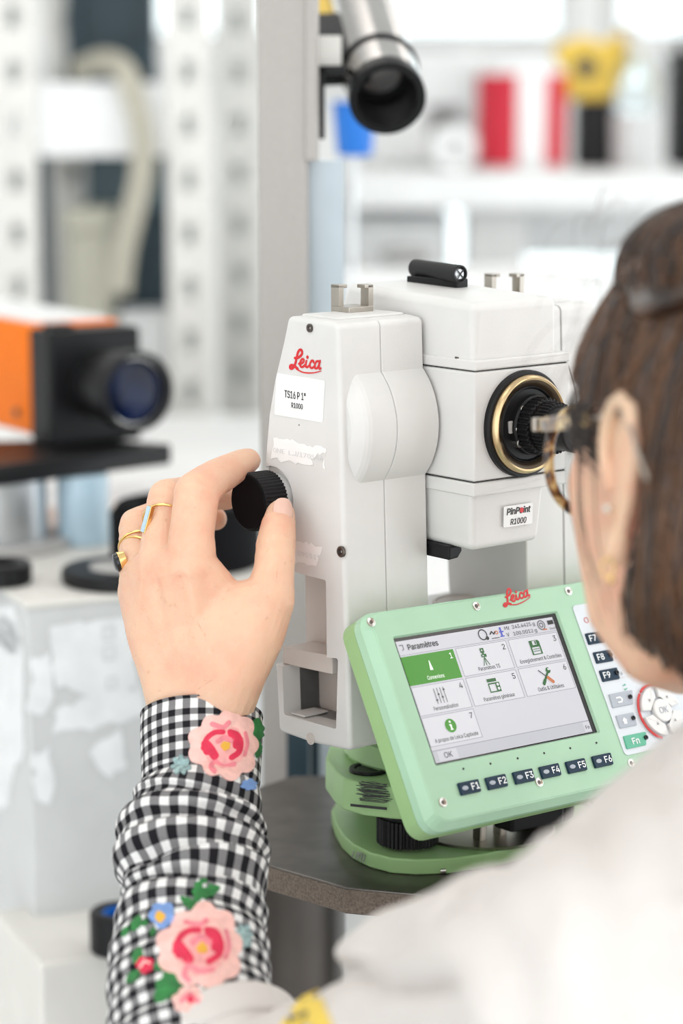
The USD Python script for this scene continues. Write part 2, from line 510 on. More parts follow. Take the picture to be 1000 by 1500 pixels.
for k, (x0, x1, z0, z1) in openings.items():
    t = 0.028
    fr = to_man(wbox([x0, WY - 0.012, z0], [x1, WY + 0.06, z1])) - to_man(wbox([x0 + t, WY - 0.1, z0 + t], [x1 - t, WY + 0.2, z1 - t]))
    p = f'/World/window_{k}'
    UsdGeom.Xform.Define(stage, p)
    LOC[p] = np.zeros(3)
    meta(stage.GetPrimAtPath(p), None, None, None, 'structure')
    part(p, 'window_frame', fr, 'frame_paint', smooth=False)
    part(p, 'pane', wbox([x0 + t, WY + 0.02, z0 + t], [x1 - t, WY + 0.026, z1 - t]), 'pane', smooth=False)
struct('baseboard_back', wbox([-3.5, WY - 0.012, 0], [3.5, WY, 0.09]), 'frame_paint')
struct('trim_1', wbox([-0.6, WY - 0.10, 1.585], [1.5, WY, 1.612]), 'paint_white')
n = 0
for ix, x in enumerate((-2.2, -0.55, 1.1, 2.6)):
    for iy, y in enumerate((-1.75, -0.35, 1.05, 2.45)):
        lp = thing('ceiling_light', 'flat square white luminous ceiling panel in a slim frame', 'ceiling light', (x, y, 2.9), 'luminous ceiling panels')
        part(lp, 'frame', to_man(wbox([x - .42, y - .42, 2.872], [x + .42, y + .42, 2.8995])) - to_man(wbox([x - .39, y - .39, 2.85], [x + .39, y + .39, 2.89])), 'frame_paint', smooth=False)
        part(lp, 'diffuser', wbox([x - .388, y - .388, 2.880], [x + .388, y + .388, 2.884]), 'lamp_diffuser', smooth=False)

# ------------------------------------------------------------------ far bench under the window and what stands on it
BZ = 1.457
bt = thing('window_bench', 'long white worktop running below the window on grey legs', 'bench', (0.45, 1.5, 0))
part(bt, 'worktop', place(rbox(1.30, 0.44, 0.036, 0.006), (0.62, 1.60, BZ - 0.036)), 'paint_white')
for x in (0.122, 0.70, 1.22):
    part(bt, 'leg', place(rbox(0.062, 0.06, BZ - 0.036, 0.004), (x, 1.44, 0)), 'frame_paint')
part(bt, 'apron', wbox([0.10, 1.62, BZ - 0.10], [1.22, 1.645, BZ - 0.036]), 'paint_white')
cb = thing('drawer_cabinet', 'grey drawer cabinet standing under the left end of the window worktop', 'cabinet', (0.02, 1.55, 0))
part(cb, 'body', place(rbox(0.135, 0.34, 1.415, 0.006), (0.008, 1.59, 0)), 'grey_light')
for k, z in enumerate((1.335, 1.24, 1.14)):
    d = part(cb, 'drawer', place(rbox(0.122, 0.012, 0.085, 0.004), (0.008, 1.414, z - 0.015)), 'grey_light')
    part(d, 'handle', place(rbox(0.05, 0.016, 0.016, 0.006), (0.030 - 0.0 * k, 1.402, z + 0.030)), 'chrome')
    part(d, 'lock', cyl((-0.018, 1.409, z + 0.020), (-0.018, 1.398, z + 0.020), 0.011, bevel=0.003), 'chrome')

# red and white drum
D = 2.62
c = at_z(771, 252, BZ); c[1] = 1.56
dr = thing('storage_drum', 'white drum with two upright red bands standing on the window worktop', 'drum', (c[0], c[1], BZ))
R0, H0 = 0.049, 0.108
def sector(r, a0, a1, z0, z1, r_in=0.0, n=20):
    th = np.linspace(math.radians(a0), math.radians(a1), n)
    poly = Polygon([(r * math.cos(t), r * math.sin(t)) for t in th] + ([(r_in * math.cos(t), r_in * math.sin(t)) for t in th[::-1]] if r_in else [(0, 0)]))
    return prism(poly, z0, z1)
part(dr, 'body', place(lathe([(0, 0), (R0 - .003, 0), (R0, .003), (R0, H0 - .004), (R0 - .004, H0), (0, H0)], 48), (c[0], c[1], BZ)), 'paint_white')
for a0, a1 in ((196, 262), (300, 352)):
    part(dr, 'red_band', place(sector(R0 + .0015, a0, a1, .004, H0 - .006, R0 - .002), (c[0], c[1], BZ)), 'red_paint')
part(dr, 'lid', place(lathe([(0, H0), (R0 - .006, H0), (R0 - .006, H0 + .005), (R0 - .010, H0 + .008), (0, H0 + .008)], 40), (c[0], c[1], BZ)), 'paint_white')

# yellow and black instrument
c = at_z(872, 246, BZ); c[1] = 1.60
yi = thing('laser_level', 'yellow topped instrument on a black square base standing on the window worktop', 'instrument', (c[0], c[1], BZ))
part(yi, 'base', place(rbox(0.046, 0.046, 0.074, 0.006), (c[0], c[1], BZ)), 'black_plastic')
hp = rounded([(-.034, 0), (.030, 0), (.040, .035), (.046, .060), (.020, .072), (.004, .060), (-.014, .070), (-.050, .058), (-.040, .035)], .004)
m = prism(hp, -.026, .026, .006)
m.apply_transform(trimesh.transformations.rotation_matrix(math.pi / 2, [1, 0, 0]))
part(yi, 'housing', place(m, (c[0], c[1], BZ + .0745)), 'yellow_plastic')
part(yi, 'turret', place(rbox(.022, .022, .022, .004), (c[0] + .038, c[1] + .004, BZ + .134)), 'grey_plastic')
part(yi, 'window', cyl((c[0] - .014, c[1] - .027, BZ + .110), (c[0] - .014, c[1] - .0255, BZ + .110), .012), 'black_gloss')
# black case at the right
c = at_z(1000, 240, BZ); c[1] = 1.62
bc = thing('carrying_case', 'black upright hard case at the right end of the window worktop', 'case', (c[0], c[1], BZ))
part(bc, 'shell', place(rbox(.064, .07, .115, .010), (c[0], c[1], BZ)), 'black_plastic')
part(bc, 'lid', place(rbox(.066, .072, .016, .006), (c[0], c[1], BZ + .112)), 'black_rubber')
part(bc, 'handle', tube(smooth_pts([(c[0] - .02, c[1], BZ + .126), (c[0] - .016, c[1], BZ + .142), (c[0] + .016, c[1], BZ + .142), (c[0] + .02, c[1], BZ + .126)], 6), .004), 'black_rubber')
# beige pot with clear bottle
c = at_z(936, 250, BZ); c[1] = 1.56
po = single('round_canister', place(lathe([(0, 0), (.020, 0), (.0225, .003), (.0235, .058), (.022, .061), (0, .061)], 40), (c[0], c[1], BZ)), 'grey_light', 'pale grey canister under the clear bottle beside the yellow instrument', 'canister')
bo = thing('clear_bottle', 'clear plastic bottle on top of the pale canister by the window', 'bottle', (c[0], c[1], BZ + .0615))
part(bo, 'body', place(lathe([(0, 0), (.022, 0), (.024, .004), (.024, .030), (.018, .048), (.009, .058), (.009, .068), (0, .068)], 40), (c[0], c[1], BZ + .0615)), 'bottle_plastic')
part(bo, 'cap', place(lathe([(0, 0), (.0105, 0), (.0105, .010), (0, .011)], 24), (c[0], c[1], BZ + .1297)), 'paint_white')
# white desk device with dark recess, roll in front
c = at_z(612, 252, BZ); c[1] = 1.66
dv = thing('desktop_device', 'bulky white desktop device with a dark square recess behind the blue cup', 'device', (c[0], c[1], BZ))
body = to_man(place(rbox(.150, .14, .128, .014), (c[0], c[1], BZ))) - to_man(wbox([c[0] + .015, c[1] - .1, BZ + .026], [c[0] + .052, c[1] - .03, BZ + .068]))
part(dv, 'body', body, 'paint_white')
part(dv, 'recess', wbox([c[0] + .014, c[1] - .034, BZ + .025], [c[0] + .053, c[1] - .028, BZ + .069]), 'grey_plastic')
part(dv, 'lid', place(rbox(.13, .12, .012, .005), (c[0] - .004, c[1], BZ + .128)), 'grey_light')
c = at_z(678, 262, BZ); c[1] = 1.50
rl = lathe([(.009, -.012), (.023, -.012), (.0245, -.010), (.0245, .010), (.023, .012), (.009, .012), (.009, -.012)], 40)
M = frame((c[0], c[1], BZ + .0247), (0.25, -1, 0))
rl.apply_transform(M)
single('paper_roll', rl, 'paint_white', 'white paper roll on edge in front of the desktop device', 'roll')

# blue cup on a thin stand
b0 = at(519, 228, 1.75)
st = thing('rod_stand', 'thin grey rod stand carrying the blue cup behind the pole', 'stand', (b0[0] - .004, b0[1], 1.1853))
part(st, 'rod', tube([(b0[0] - .004, b0[1], 1.19), (b0[0] - .003, b0[1], 1.3), (b0[0], b0[1], b0[2] - .0005)], .0022, 8), 'aluminium')
part(st, 'foot', cyl((b0[0] - .004, b0[1], 1.1853), (b0[0] - .004, b0[1], 1.196), .03, 40, bevel=.002), 'aluminium')
cu = thing('blue_cup', 'bright blue tapered plastic cup on a thin rod left of the silver scope', 'cup', b0)
part(cu, 'body', place(lathe([(0, 0), (.0118, 0), (.0128, .001), (.0158, .037), (.0150, .037), (.0120, .002), (0, .002)], 40), b0), 'blue_plastic')
part(cu, 'rim', place(lathe([(.0150, .0355), (.0168, .0355), (.0168, .0385), (.0150, .0385), (.0150, .0355)], 40), b0), 'blue_plastic')

# ------------------------------------------------------------------ low white bench behind, left, with the white box
LB = thing('lab_bench', 'wide white laboratory bench behind the grey block on the left', 'bench', (-0.6, 0.87, 0))
part(LB, 'worktop', wbox([-1.3, 0.68, 1.215], [-0.10, 1.075, 1.25]), 'paint_white', smooth=False)
part(LB, 'front_panel', wbox([-1.28, 0.70, 0.02], [-0.12, 0.715, 1.215]), 'paint_white', smooth=False)
for x in (-1.26, -0.135):
    part(LB, 'side_panel', wbox([x - .012, 0.715, 0.0], [x + .012, 1.06, 1.215]), 'paint_white', smooth=False)
LC = thing('equipment_table', 'white equipment table behind the total station carrying a white box', 'table', (0.12, 0.95, 0))
part(LC, 'tabletop', wbox([-0.06, 0.46, 1.16], [0.42, 1.22, 1.185]), 'paint_white', smooth=False)
for x in (-0.03, 0.39):
    for y in (0.49, 1.19):
        part(LC, 'leg', place(rbox(.03, .03, 1.16, .003), (x, y, 0)), 'frame_paint')
wb = thing('shipping_box', 'plain white lidded box on the table behind the telescope sight', 'box', (0.06, 0.96, 1.185))
part(wb, 'body', place(rbox(.25, .22, .172, .004), (0.075, 0.97, 1.185), 0.42), 'paint_white')
part(wb, 'lid', place(rbox(.258, .228, .028, .004), (0.075, 0.97, 1.357), 0.42), 'paint_white')

# ------------------------------------------------------------------ storage rack on the left
pbr('rack_core', (0.55, 0.58, 0.56), 0.6)
rk = thing('storage_rack', 'tall white perforated steel storage rack with white shelves at the left', 'rack', (-0.4, 1.75, 0))
def upright(x, y, wid=.040, flip=1):
    z0, z1 = 0.0, 2.3
    out = []
    for axis in (0, 1):
        holes = []
        for z in np.arange(0.05, z1 - .03, 0.050):
            holes.append((z))
        pl = Polygon([(0, z0), (wid, z0), (wid, z1), (0, z1)])
        hs = unary_union([sbox(wid * .36, z, wid * .64, z + .020) for z in holes])
        g = pl.difference(hs)
        m = trimesh.creation.extrude_polygon(g, .0025, engine='earcut')
        v = np.array(m.vertices)
        if axis == 0:
            q = np.column_stack([x + flip * v[:, 0], y - v[:, 2], v[:, 1]])
        else:
            q = np.column_stack([x + flip * v[:, 2], y + v[:, 0], v[:, 1]])
        out.append(trimesh.Trimesh(q, m.faces if True else 0, process=False))
    return out
DR = 2.28
def rx(px, d=DR):
    return at(px, 400, d)[0]
ry = at(250, 300, DR)[1]
for px, fl in ((-6, 1), (246, 1)):
    part(rk, 'upright', upright(rx(px), ry, .040, fl), 'rack_white', smooth=False)
    part(rk, 'upright_core', wbox([rx(px) + .004, ry + .012, 0], [rx(px) + .036, ry + .036, 2.29]), 'rack_core', smooth=False)
for px in (62, 312):
    xx = rx(px, 2.36)
    part(rk, 'upright', upright(xx, ry + .16, .044, 1), 'rack_white', smooth=False)
    part(rk, 'upright_core', wbox([xx + .004, ry + .172, 0], [xx + .040, ry + .196, 2.29]), 'rack_core', smooth=False)
x0, x1 = rx(-40), rx(258)
for zt, th in ((1.550, .068), (1.135, .05), (1.95, .05)):
    part(rk, 'shelf', wbox([x0 + .03, ry + .004, zt - th], [rx(262), ry + .155, zt]), 'paint_white', smooth=False)
SH = 1.550
# back panels
part(rk, 'back_panel', wbox([x0 + .03, ry + .25, 1.14], [rx(244), ry + .256, SH - .07]), 'navy_panel', smooth=False)
# dark monitor frame on the upper shelf
mn = thing('dark_monitor', 'dark blue framed monitor standing on the upper rack shelf', 'monitor', (rx(150), ry + .12, SH))
xa, xb = rx(84), rx(216)
fr = to_man(wbox([xa, ry + .11, SH + .0004], [xb, ry + .148, SH + .135])) - to_man(wbox([xa + .013, ry + .05, SH + .034], [xb - .006, ry + .122, SH + .125]))
part(mn, 'casing', fr, 'navy_panel', smooth=False)
part(mn, 'screen', wbox([xa + .013, ry + .1222, SH + .034], [xb - .006, ry + .128, SH + .125]), 'paint_white', smooth=False)
# webbing strap hanging over the shelf
sp = [(rx(100), ry + .06, SH + .010), (rx(150), ry + .02, SH + .020), (rx(185), ry - .008, SH + .012), (rx(203), ry - .016, SH - .02), (rx(212), ry - .015, SH - .05), (rx(209), ry - .014, SH - .085), (rx(196), ry - .014, SH - .12), (rx(182), ry - .012, SH - .155), (rx(174), ry - .010, SH - .195)]
sp = smooth_pts(sp, 6)
wid = 0.011
tn = np.gradient(sp, axis=0); tn /= np.linalg.norm(tn, axis=1, keepdims=True)
sd = np.cross(tn, np.array([0.05, -1, 0.12])); sd /= np.linalg.norm(sd, axis=1, keepdims=True)
nn = np.cross(sd, tn)
V = np.vstack([np.stack([sp[i] - sd[i] * wid - nn[i] * .0012, sp[i] + sd[i] * wid - nn[i] * .0012, sp[i] + sd[i] * wid + nn[i] * .0012, sp[i] - sd[i] * wid + nn[i] * .0012]) for i in range(len(sp))])
Fq = []
for i in range(len(sp) - 1):
    for j in range(4):
        k = (j + 1) % 4
        Fq += [[i * 4 + j, i * 4 + k, i * 4 + 4 + k], [i * 4 + j, i * 4 + 4 + k, i * 4 + 4 + j]]
single('webbing_strap', trimesh.Trimesh(V, Fq, process=False), 'webbing_beige', 'beige webbing strap hanging over the edge of the rack shelf', 'strap', smooth=50)
# slate coloured drawer unit hanging below the shelf, beige box, clear tray
su = thing('slate_binder_box', 'dark slate blue file box under the upper rack shelf', 'box', (rx(165), ry + .1, 1.135))
part(su, 'body', wbox([rx(112), ry + .125, 1.1352], [rx(236), ry + .155, SH - .071]), 'navy_panel', smooth=False)
part(su, 'flap', wbox([rx(110), ry + .108, SH - .125], [rx(238), ry + .1248, SH - .073]), 'slate_panel', smooth=False)
bx = thing('beige_box', 'small beige lidded box standing in the rack before the slate file box', 'box', (rx(120), ry + .05, 1.135))
part(bx, 'body', place(rbox(.040, .08, .275, .004), (rx(122), ry + .07, 1.1352)), 'beige_plastic')
part(bx, 'lid', place(rbox(.045, .085, .022, .004), (rx(122), ry + .07, 1.4105)), 'beige_plastic')
tr = single('plastic_tray', to_man(place(rbox(.050, .06, .20, .006), (rx(205), ry + .046, 1.1352))) - to_man(place(rbox(.044, .054, .30, .004), (rx(205), ry + .046, 1.139))), 'grey_light', 'pale translucent looking plastic tray in the rack beside the beige box', 'tray')

# ------------------------------------------------------------------ the grey concrete block with torn stickers
BY = math.radians(24)
bR = np.array([math.cos(BY), math.sin(BY), 0]); bF = np.array([math.sin(BY), -math.cos(BY), 0]); ZZ = np.array([0, 0, 1.0])
bc0 = at(40, 884, 1.36)                     # upper front corner
BT = bc0[2]
led = at(41, 1372, 1.36)[2]                 # ledge height
bW, bD = 0.170, 0.30
def bpt(a, b, z):
    q = bc0 + bR * a - bF * b
    return np.array([q[0], q[1], z])
def bbox(a0, a1, b0, b1, z0, z1, r=.002):
    m = rbox(a1 - a0, b1 - b0, z1 - z0, r)
    cc = bpt((a0 + a1) / 2, (b0 + b1) / 2, z0)
    return place(m, cc, BY)
bk = thing('granite_block', 'large pale grey painted block with torn white stickers on the left', 'block', bpt(bW / 2, bD / 2, 0))
part(bk, 'body', bbox(0, bW, 0, bD, 0, BT - .0036, .001), 'grey_light')
part(bk, 'ledge', bbox(-.02, .062, -.075, .02, 0, led, .003), 'paint_warm_white')
part(bk, 'top_slab', bbox(-.001, bW + .001, -.001, bD + .001, BT - .0035, BT, .0015), 'paint_warm_white')
fpl = Plane(bpt(0, 0, 0), bR, np.array([0, 0, 1.0]))
def torn(pl, pts, seed, h=.0004, amp=.0022):
    P = Polygon([pl.px(*p) for p in pts]).segmentize(.006)
    c_ = np.array(P.exterior.coords)[:-1]
    r_ = np.random.default_rng(seed)
    c_ = c_ + r_.normal(0, amp * .5, c_.shape)
    return flat(pl, Polygon(c_).buffer(0), h, .0003)
for s_, pts in enumerate([[(72, 918), (182, 902), (215, 1050), (145, 1066), (80, 1072), (78, 1040), (130, 1018), (82, 1006)],
                          [(44, 965), (72, 955), (80, 1020), (66, 1045), (44, 1048)],
                          [(47, 1100), (68, 1096), (80, 1150), (70, 1176), (50, 1170)],
                          [(130, 1088), (178, 1075), (185, 1120), (160, 1140), (138, 1125)]]):
    part(bk, 'sticker', torn(fpl, pts, s_), 'sticker_paper', smooth=False)
for pts in ([(150, 918), (166, 915), (166, 936), (150, 938)], [(151, 946), (167, 944), (167, 966), (151, 968)], [(156, 992), (170, 990), (170, 1008), (156, 1010)]):
    P = Polygon([fpl.px(*p) for p in pts])
    part(bk, 'sticker_mark', flat(fpl, P.difference(P.buffer(-.0008)), .0008, .0001), 'sticker_print', smooth=False)
part(bk, 'sticker_mark', flat(fpl, Point(fpl.px(194, 1008)).buffer(.0016), .0008, .0001), 'sticker_print', smooth=False)
spl = Plane(bpt(0, 0, 0), bF, np.array([0, 0, 1.0]))       # left flank
for s_, pts in enumerate([[(-30, 900), (22, 905), (36, 960), (36, 1110), (20, 1130), (14, 1182), (-30, 1185)], [(-10, 884), (20, 888), (34, 930), (24, 960), (-10, 940)]]):
    part(bk, 'sticker', torn(spl, pts, 20 + s_), 'sticker_paper', smooth=False)
def ring(o, r0, r1, h, b=.0015):
    return place(lathe([(r0, b), (r0 + b, 0), (r1 - b, 0), (r1, b), (r1, h - b), (r1 - b, h), (r0 + b, h), (r0, h - b), (r0, b)], 56), o)
o = at_z(-2, 854, BT)
r1 = thing('ring_cap', 'thick black ring cap lying on the block at the left edge', 'ring', (o[0], o[1], BT))
part(r1, 'rim', ring((o[0], o[1], BT), .011, .0195, .0125), 'black_plastic')
part(r1, 'floor', place(lathe([(0, 0), (.0112, 0), (.0112, .003), (0, .003)], 40), (o[0], o[1], BT)), 'black_rubber')
o = at_z(184, 851, BT)
r2 = thing('round_weight', 'flat black disc with pale grey centre lying on the block behind the rings', 'disc', (o[0], o[1], BT))
part(r2, 'disc', ring((o[0], o[1], BT), .004, .0375, .0085), 'black_plastic')
part(r2, 'centre', place(lathe([(0, 0), (.021, 0), (.021, .0006), (0, .0006)], 40), (o[0], o[1], BT + .0085)), 'grey_plastic')
o = at_z(272, 825, BT)
r3 = thing('black_cylinder', 'black squat cylinder standing on the block behind the hand', 'cylinder', (o[0], o[1], BT))
part(r3, 'body', place(lathe([(0, 0), (.044, 0), (.0455, .002), (.0455, .032), (.043, .035), (0, .035)], 64), (o[0], o[1], BT)), 'black_matte')
part(r3, 'top_rim', ring((o[0], o[1], BT + .035), .030, .042, .003, .001), 'black_matte')
o = at_z(176, 1392, led)
r4 = thing('ledge_ring', 'black ring with blue inside standing on the ledge of the block', 'ring', (o[0], o[1], led))
part(r4, 'rim', ring((o[0], o[1], led), .0095, .0165, .0235), 'black_plastic')
part(r4, 'liner', ring((o[0], o[1], led + .001), .0080, .0095, .0215, .0006), 'blue_plastic')

# ------------------------------------------------------------------ orange camera on its black plate
o1 = at_z(22, 800, BT)
pd = thing('pedestal_tube', 'grey metal tube pedestal under the black plate of the orange camera', 'pedestal', (o1[0], o1[1], BT))
PZ = at(120, 694, o1[1] and np.dot(o1 - EYE, CF))[2] + 0.0
part(pd, 'tube', cyl((o1[0] - .012, o1[1], BT), (o1[0] - .012, o1[1], PZ), .033, 48, bevel=.001), 'aluminium')
part(pd, 'foot', cyl((o1[0] - .012, o1[1], BT), (o1[0] - .012, o1[1], BT + .006), .047, 48, bevel=.001), 'grey_plastic')
o2 = at_z(120, 800, BT)
pe = single('support_column', cyl((o2[0], o2[1] + .01, BT), (o2[0], o2[1] + .01, PZ), .0165, 40, bevel=.002), 'blue_grey_glass', 'shiny pale blue column beside the grey pedestal tube', 'column')
TH = 0.0135
CYAW = math.radians(33)
cF = np.array([math.sin(CYAW), -math.cos(CYAW), 0]); cR = np.array([math.cos(CYAW), math.sin(CYAW), 0])
q1 = at_z(250, 650, PZ + TH)                       # right end of the plate
q0 = at_z(-20, 684, PZ + TH)
dd = (q1 - q0) / np.linalg.norm(q1 - q0)
nb = np.array([-dd[1], dd[0], 0])
pts = [q0 - dd * .05, q1, q1 + nb * .055 - dd * .02, q0 + nb * .16 - dd * .05]
single('black_mounting_plate', prism(Polygon([p[:2] for p in pts]), PZ, PZ + TH, .002), 'black_plastic', 'black plate on the pedestals carrying the orange camera', 'plate')
CZ = PZ + TH
f0 = at_z(75, 655, CZ)                              # lower front left corner of the black box
def cam_box(a0, a1, b0, b1, z0, z1, r=.003):
    cc = f0 + cR * (a0 + a1) / 2 - cF * (b0 + b1) / 2
    return place(rbox(a1 - a0, b1 - b0, z1 - z0, r), (cc[0], cc[1], z0), CYAW)
HB = at(75, 483, np.dot(f0 - EYE, CF))[2]
WB = 0.066
oc = thing('orange_camera', 'orange and black box camera with a big lens on the black plate', 'camera', f0 + cR * WB / 2)
part(oc, 'front_box', cam_box(0, WB, 0, .030, CZ, HB), 'black_plastic')
part(oc, 'body', cam_box(.0, WB, .0302, .20, CZ + .004, HB + .002, .003), 'orange_paint')
part(oc, 'top_plate', cam_box(.006, WB - .006, .034, .19, HB + .0015, HB + .0045, .001), 'paint_white')
part(oc, 'latch', cam_box(.006, .022, .008, .022, HB, HB + .003, .001), 'black_rubber')
part(oc, 'screw', cyl(f0 - cF * .048 + ZZ * .017 - cR * .0003, f0 - cF * .048 + ZZ * .017 - cR * .002, .003, 16), 'screw_dark')
lc = f0 + cR * .036 + ZZ * (HB - CZ) * .52
part(oc, 'lens_barrel', lathe_at([(.0, 0), (.022, 0), (.022, .020), (.0235, .022), (.0235, .034), (.0255, .036), (.0255, .050), (.0245, .0515), (.022, .0515), (.0205, .044), (.0, .044)], lc, cF, 64), 'black_plastic')
gl = part(oc, 'lens_glass', lathe_at([(0, .0445), (.0204, .0445), (.018, .0462), (.010, .0478), (0, .0483)], lc, cF, 48), 'lens_blue')
part(oc, 'lens_ring', lathe_at([(.0206, .0455), (.0216, .0455), (.0216, .0470), (.0206, .0470), (.0206, .0455)], lc, cF, 56), 'bright_metal')

# ------------------------------------------------------------------ pole with its silver scope
PY_ = math.radians(9)
pR = np.array([math.cos(PY_), -math.sin(PY_), 0]); pB = np.array([math.sin(PY_), math.cos(PY_), 0])   # along the front, and backwards
k0 = at(449, 420, 1.29); k0[2] = 0
wl = (449 - 378) / FPX * 1.29
def pbox(a0, a1, b0, b1, z0, z1, r=.001):
    cc = k0 + pR * (a0 + a1) / 2 + pB * (b0 + b1) / 2
    return place(rbox(a1 - a0, b1 - b0, z1 - z0, r), (cc[0], cc[1], z0), -PY_)
pB2 = pB
po = thing('steel_pole', 'tall flat grey steel pole standing behind the total station', 'pole', k0 - pR * wl / 2)
part(po, 'post', pbox(-wl, 0, 0, .010, 0, 2.6), 'pole_grey', smooth=30)
zc = at(450, 235, 1.29)[2]
part(po, 'edge_strip', pbox(-.0005, .0055, -.0015, .009, zc, 2.6), 'pole_grey')
sx1 = at(504, 300, 1.305)[0]
part(po, 'side_rail', wbox([k0[0] - .008, k0[1] + .013, 0], [sx1, k0[1] + .030, at(475, 232, 1.335)[2]]), 'rail_grey', smooth=False)
zt = at(450, 1060, 1.32)[2]
part(po, 'cable_slot', pbox(-.012, .0004, -.0004, .006, .9, zt), 'navy_panel')
part(po, 'cable_slot', wbox([k0[0] - .001, k0[1] + .0115, .9], [k0[0] + .0062, k0[1] + .0128, zt]), 'navy_panel', smooth=False)
# bracket and scope
sc0 = at(566, 140, 1.30)
ax = -(CF * math.cos(math.radians(34)) - (-CU * 0 + 0) ) * 1.0 - CU * math.sin(math.radians(34)) + CX * .10
ax /= np.linalg.norm(ax)
sco = thing('silver_scope', 'silver tube scope with black front hood clamped to the pole, pointing down', 'scope', sc0)
part(sco, 'hood', lathe_at([(.0165, -.005), (.0205, -.005), (.0208, -.003), (.0208, .004), (.0165, .004), (.0165, -.005)], sc0, ax, 64), 'black_plastic')
part(sco, 'inner_tube', lathe_at([(.0165, -.050), (.0167, -.050), (.0167, .0035), (.0165, .0035), (.0165, -.050)], sc0, ax, 48), 'black_rubber')
part(sco, 'front_sleeve', lathe_at([(.0168, -.030), (.0204, -.030), (.0206, -.028), (.0206, -.0052), (.0168, -.0052), (.0168, -.030)], sc0, ax, 64), 'chrome')
part(sco, 'groove', lathe_at([(.012, -.034), (.0216, -.034), (.0219, -.033), (.0219, -.031), (.0216, -.0302), (.012, -.0302), (.012, -.034)], sc0, ax, 64), 'black_plastic')
part(sco, 'tube', lathe_at([(0, -.24), (.0195, -.24), (.0200, -.236), (.0200, -.036), (.0195, -.0342), (0, -.0342)], sc0, ax, 64), 'chrome')
part(sco, 'lens', lathe_at([(0, -.052), (.0165, -.052), (.012, -.0495), (0, -.0485)], sc0, ax, 40), 'lens_glass')
sd_ = np.cross(ax, CU); sd_ /= np.linalg.norm(sd_)
if sd_ @ CX > 0:
    sd_ = -sd_
cl0 = sc0 - ax * .052
part(sco, 'clamp', place(rbox(.020, .030, .060, .004), (0, 0, 0), M=frame(cl0 + sd_ * .019 + ax * .020, -ax, CX)), 'black_plastic')
part(sco, 'stripe', place(rbox(.006, .016, .05, .002), (0, 0, 0), M=frame(cl0 + sd_ * .021 - ax * .050, -ax, CX)), 'yellow_plastic')
g0, g1 = at(464, 80, 1.30), at(500, 80, 1.32)
part(sco, 'bracket', wbox([g0[0], g0[1] + .002, at(0, 108, 1.30)[2]], [g1[0], g0[1] + .03, at(0, 52, 1.30)[2]]), 'paint_warm_white', smooth=False)
h0, h1 = at(467, 100, 1.30), at(506, 106, 1.30)
part(sco, 'arm', [wbox([h0[0], h0[1] - .004, at(0, 108, 1.30)[2]], [h1[0], h0[1] + .012, at(0, 96, 1.30)[2]]),
                  wbox([h0[0], h0[1] - .004, at(0, 204, 1.30)[2]], [h0[0] + .003, h0[1] + .012, at(0, 100, 1.30)[2]])], 'black_plastic', smooth=False)
# ------------------------------------------------------------------ steel table under the instrument
YAW = math.radians(40.0)
IR = np.array([math.cos(YAW), math.sin(YAW), 0]); IF = np.array([math.sin(YAW), -math.cos(YAW), 0]); IZ = np.array([0, 0, 1.0])
IO = IR * -.005 + IF * .017 + np.array([0, 0, 1.188])           # instrument axis
TZ = 1.193                                                       # table top


def I(u, v, w):
    """Instrument coordinates in mm: u to the operator's right, v towards the operator, w up."""
    return IO + (IR * u + IF * v + IZ * w) * .001


c1 = at_z(506, 1300, TZ)
left_ = at_z(385, 1265, TZ)
right_ = at_z(628, 1311, TZ)
poly = sbox(-1, -1, 1, 1)
ctr = np.array([c1[0] + .052, c1[1] + .090])
def half(poly, p, nrm):
    nrm = np.array(nrm) / np.linalg.norm(nrm)
    t = np.array([-nrm[1], nrm[0]])
    p = np.array(p[:2])
    q = Polygon([p + t * 3, p - t * 3, p - t * 3 - nrm * 3, p + t * 3 - nrm * 3])
    return poly.intersection(q)
d1 = (left_ - c1)[:2]; d2 = (right_ - c1)[:2]
poly = half(poly, c1, (-d1[1], d1[0]) if (-d1[1]) < 0 else (d1[1], -d1[0]))
poly = half(poly, c1, (d2[1], -d2[0]) if -d2[0] < 0 else (-d2[1], d2[0]))
for a_, ap in ((180, .128), (140, .118), (92, .092), (45, .10), (0, .105), (-45, .108)):
    nn_ = np.array([math.cos(math.radians(a_)), math.sin(math.radians(a_))])
    poly = half(poly, ctr + nn_ * ap, nn_)
tb = thing('steel_table', 'dark octagonal steel plate on a round metal pillar under the instrument', 'table', (ctr[0], ctr[1], 0))
part(tb, 'plate', prism(poly, TZ - .0125, TZ, .0008, 2), 'steel_plate', smooth=20)
part(tb, 'rim', prism(poly.buffer(.0003, join_style=2), TZ - .0118, TZ - .0009, 0), 'steel_plate_rim', smooth=20)
pc = (-0.088, 0.035)
part(tb, 'pillar', cyl((pc[0], pc[1], 0.012), (pc[0], pc[1], TZ - .0125), .0515, 72), 'steel_pillar')
part(tb, 'pillar', cyl((pc[0] + .16, pc[1] + .03, 0.012), (pc[0] + .16, pc[1] + .03, TZ - .0125), .03, 48), 'steel_pillar')
part(tb, 'foot_plate', place(rbox(.25, .13, .012, .003), (pc[0] + .075, pc[1] + .01, 0)), 'steel_plate')

# ------------------------------------------------------------------ tribrach
TW = 5.0                                                         # table top in instrument w (mm)
tp = thing('tribrach', 'apple green tribrach with black levelling screws under the total station', 'tribrach', I(5, 5, TW))
TP = Plane(I(0, 0, 0), IR, -IF)                                  # top view plane: a = u, b = -v, n = up


def tpoly(pts, r):
    P = Polygon([(u * .001, -v * .001) for u, v in pts])
    return P.buffer(-r * .001).buffer(r * .001, quad_segs=8) if r else P


def tpr(pts, r, w0, w1, bev):
    return TP.put(prism(tpoly(pts, r), w0 * .001, w1 * .001, bev * .001))


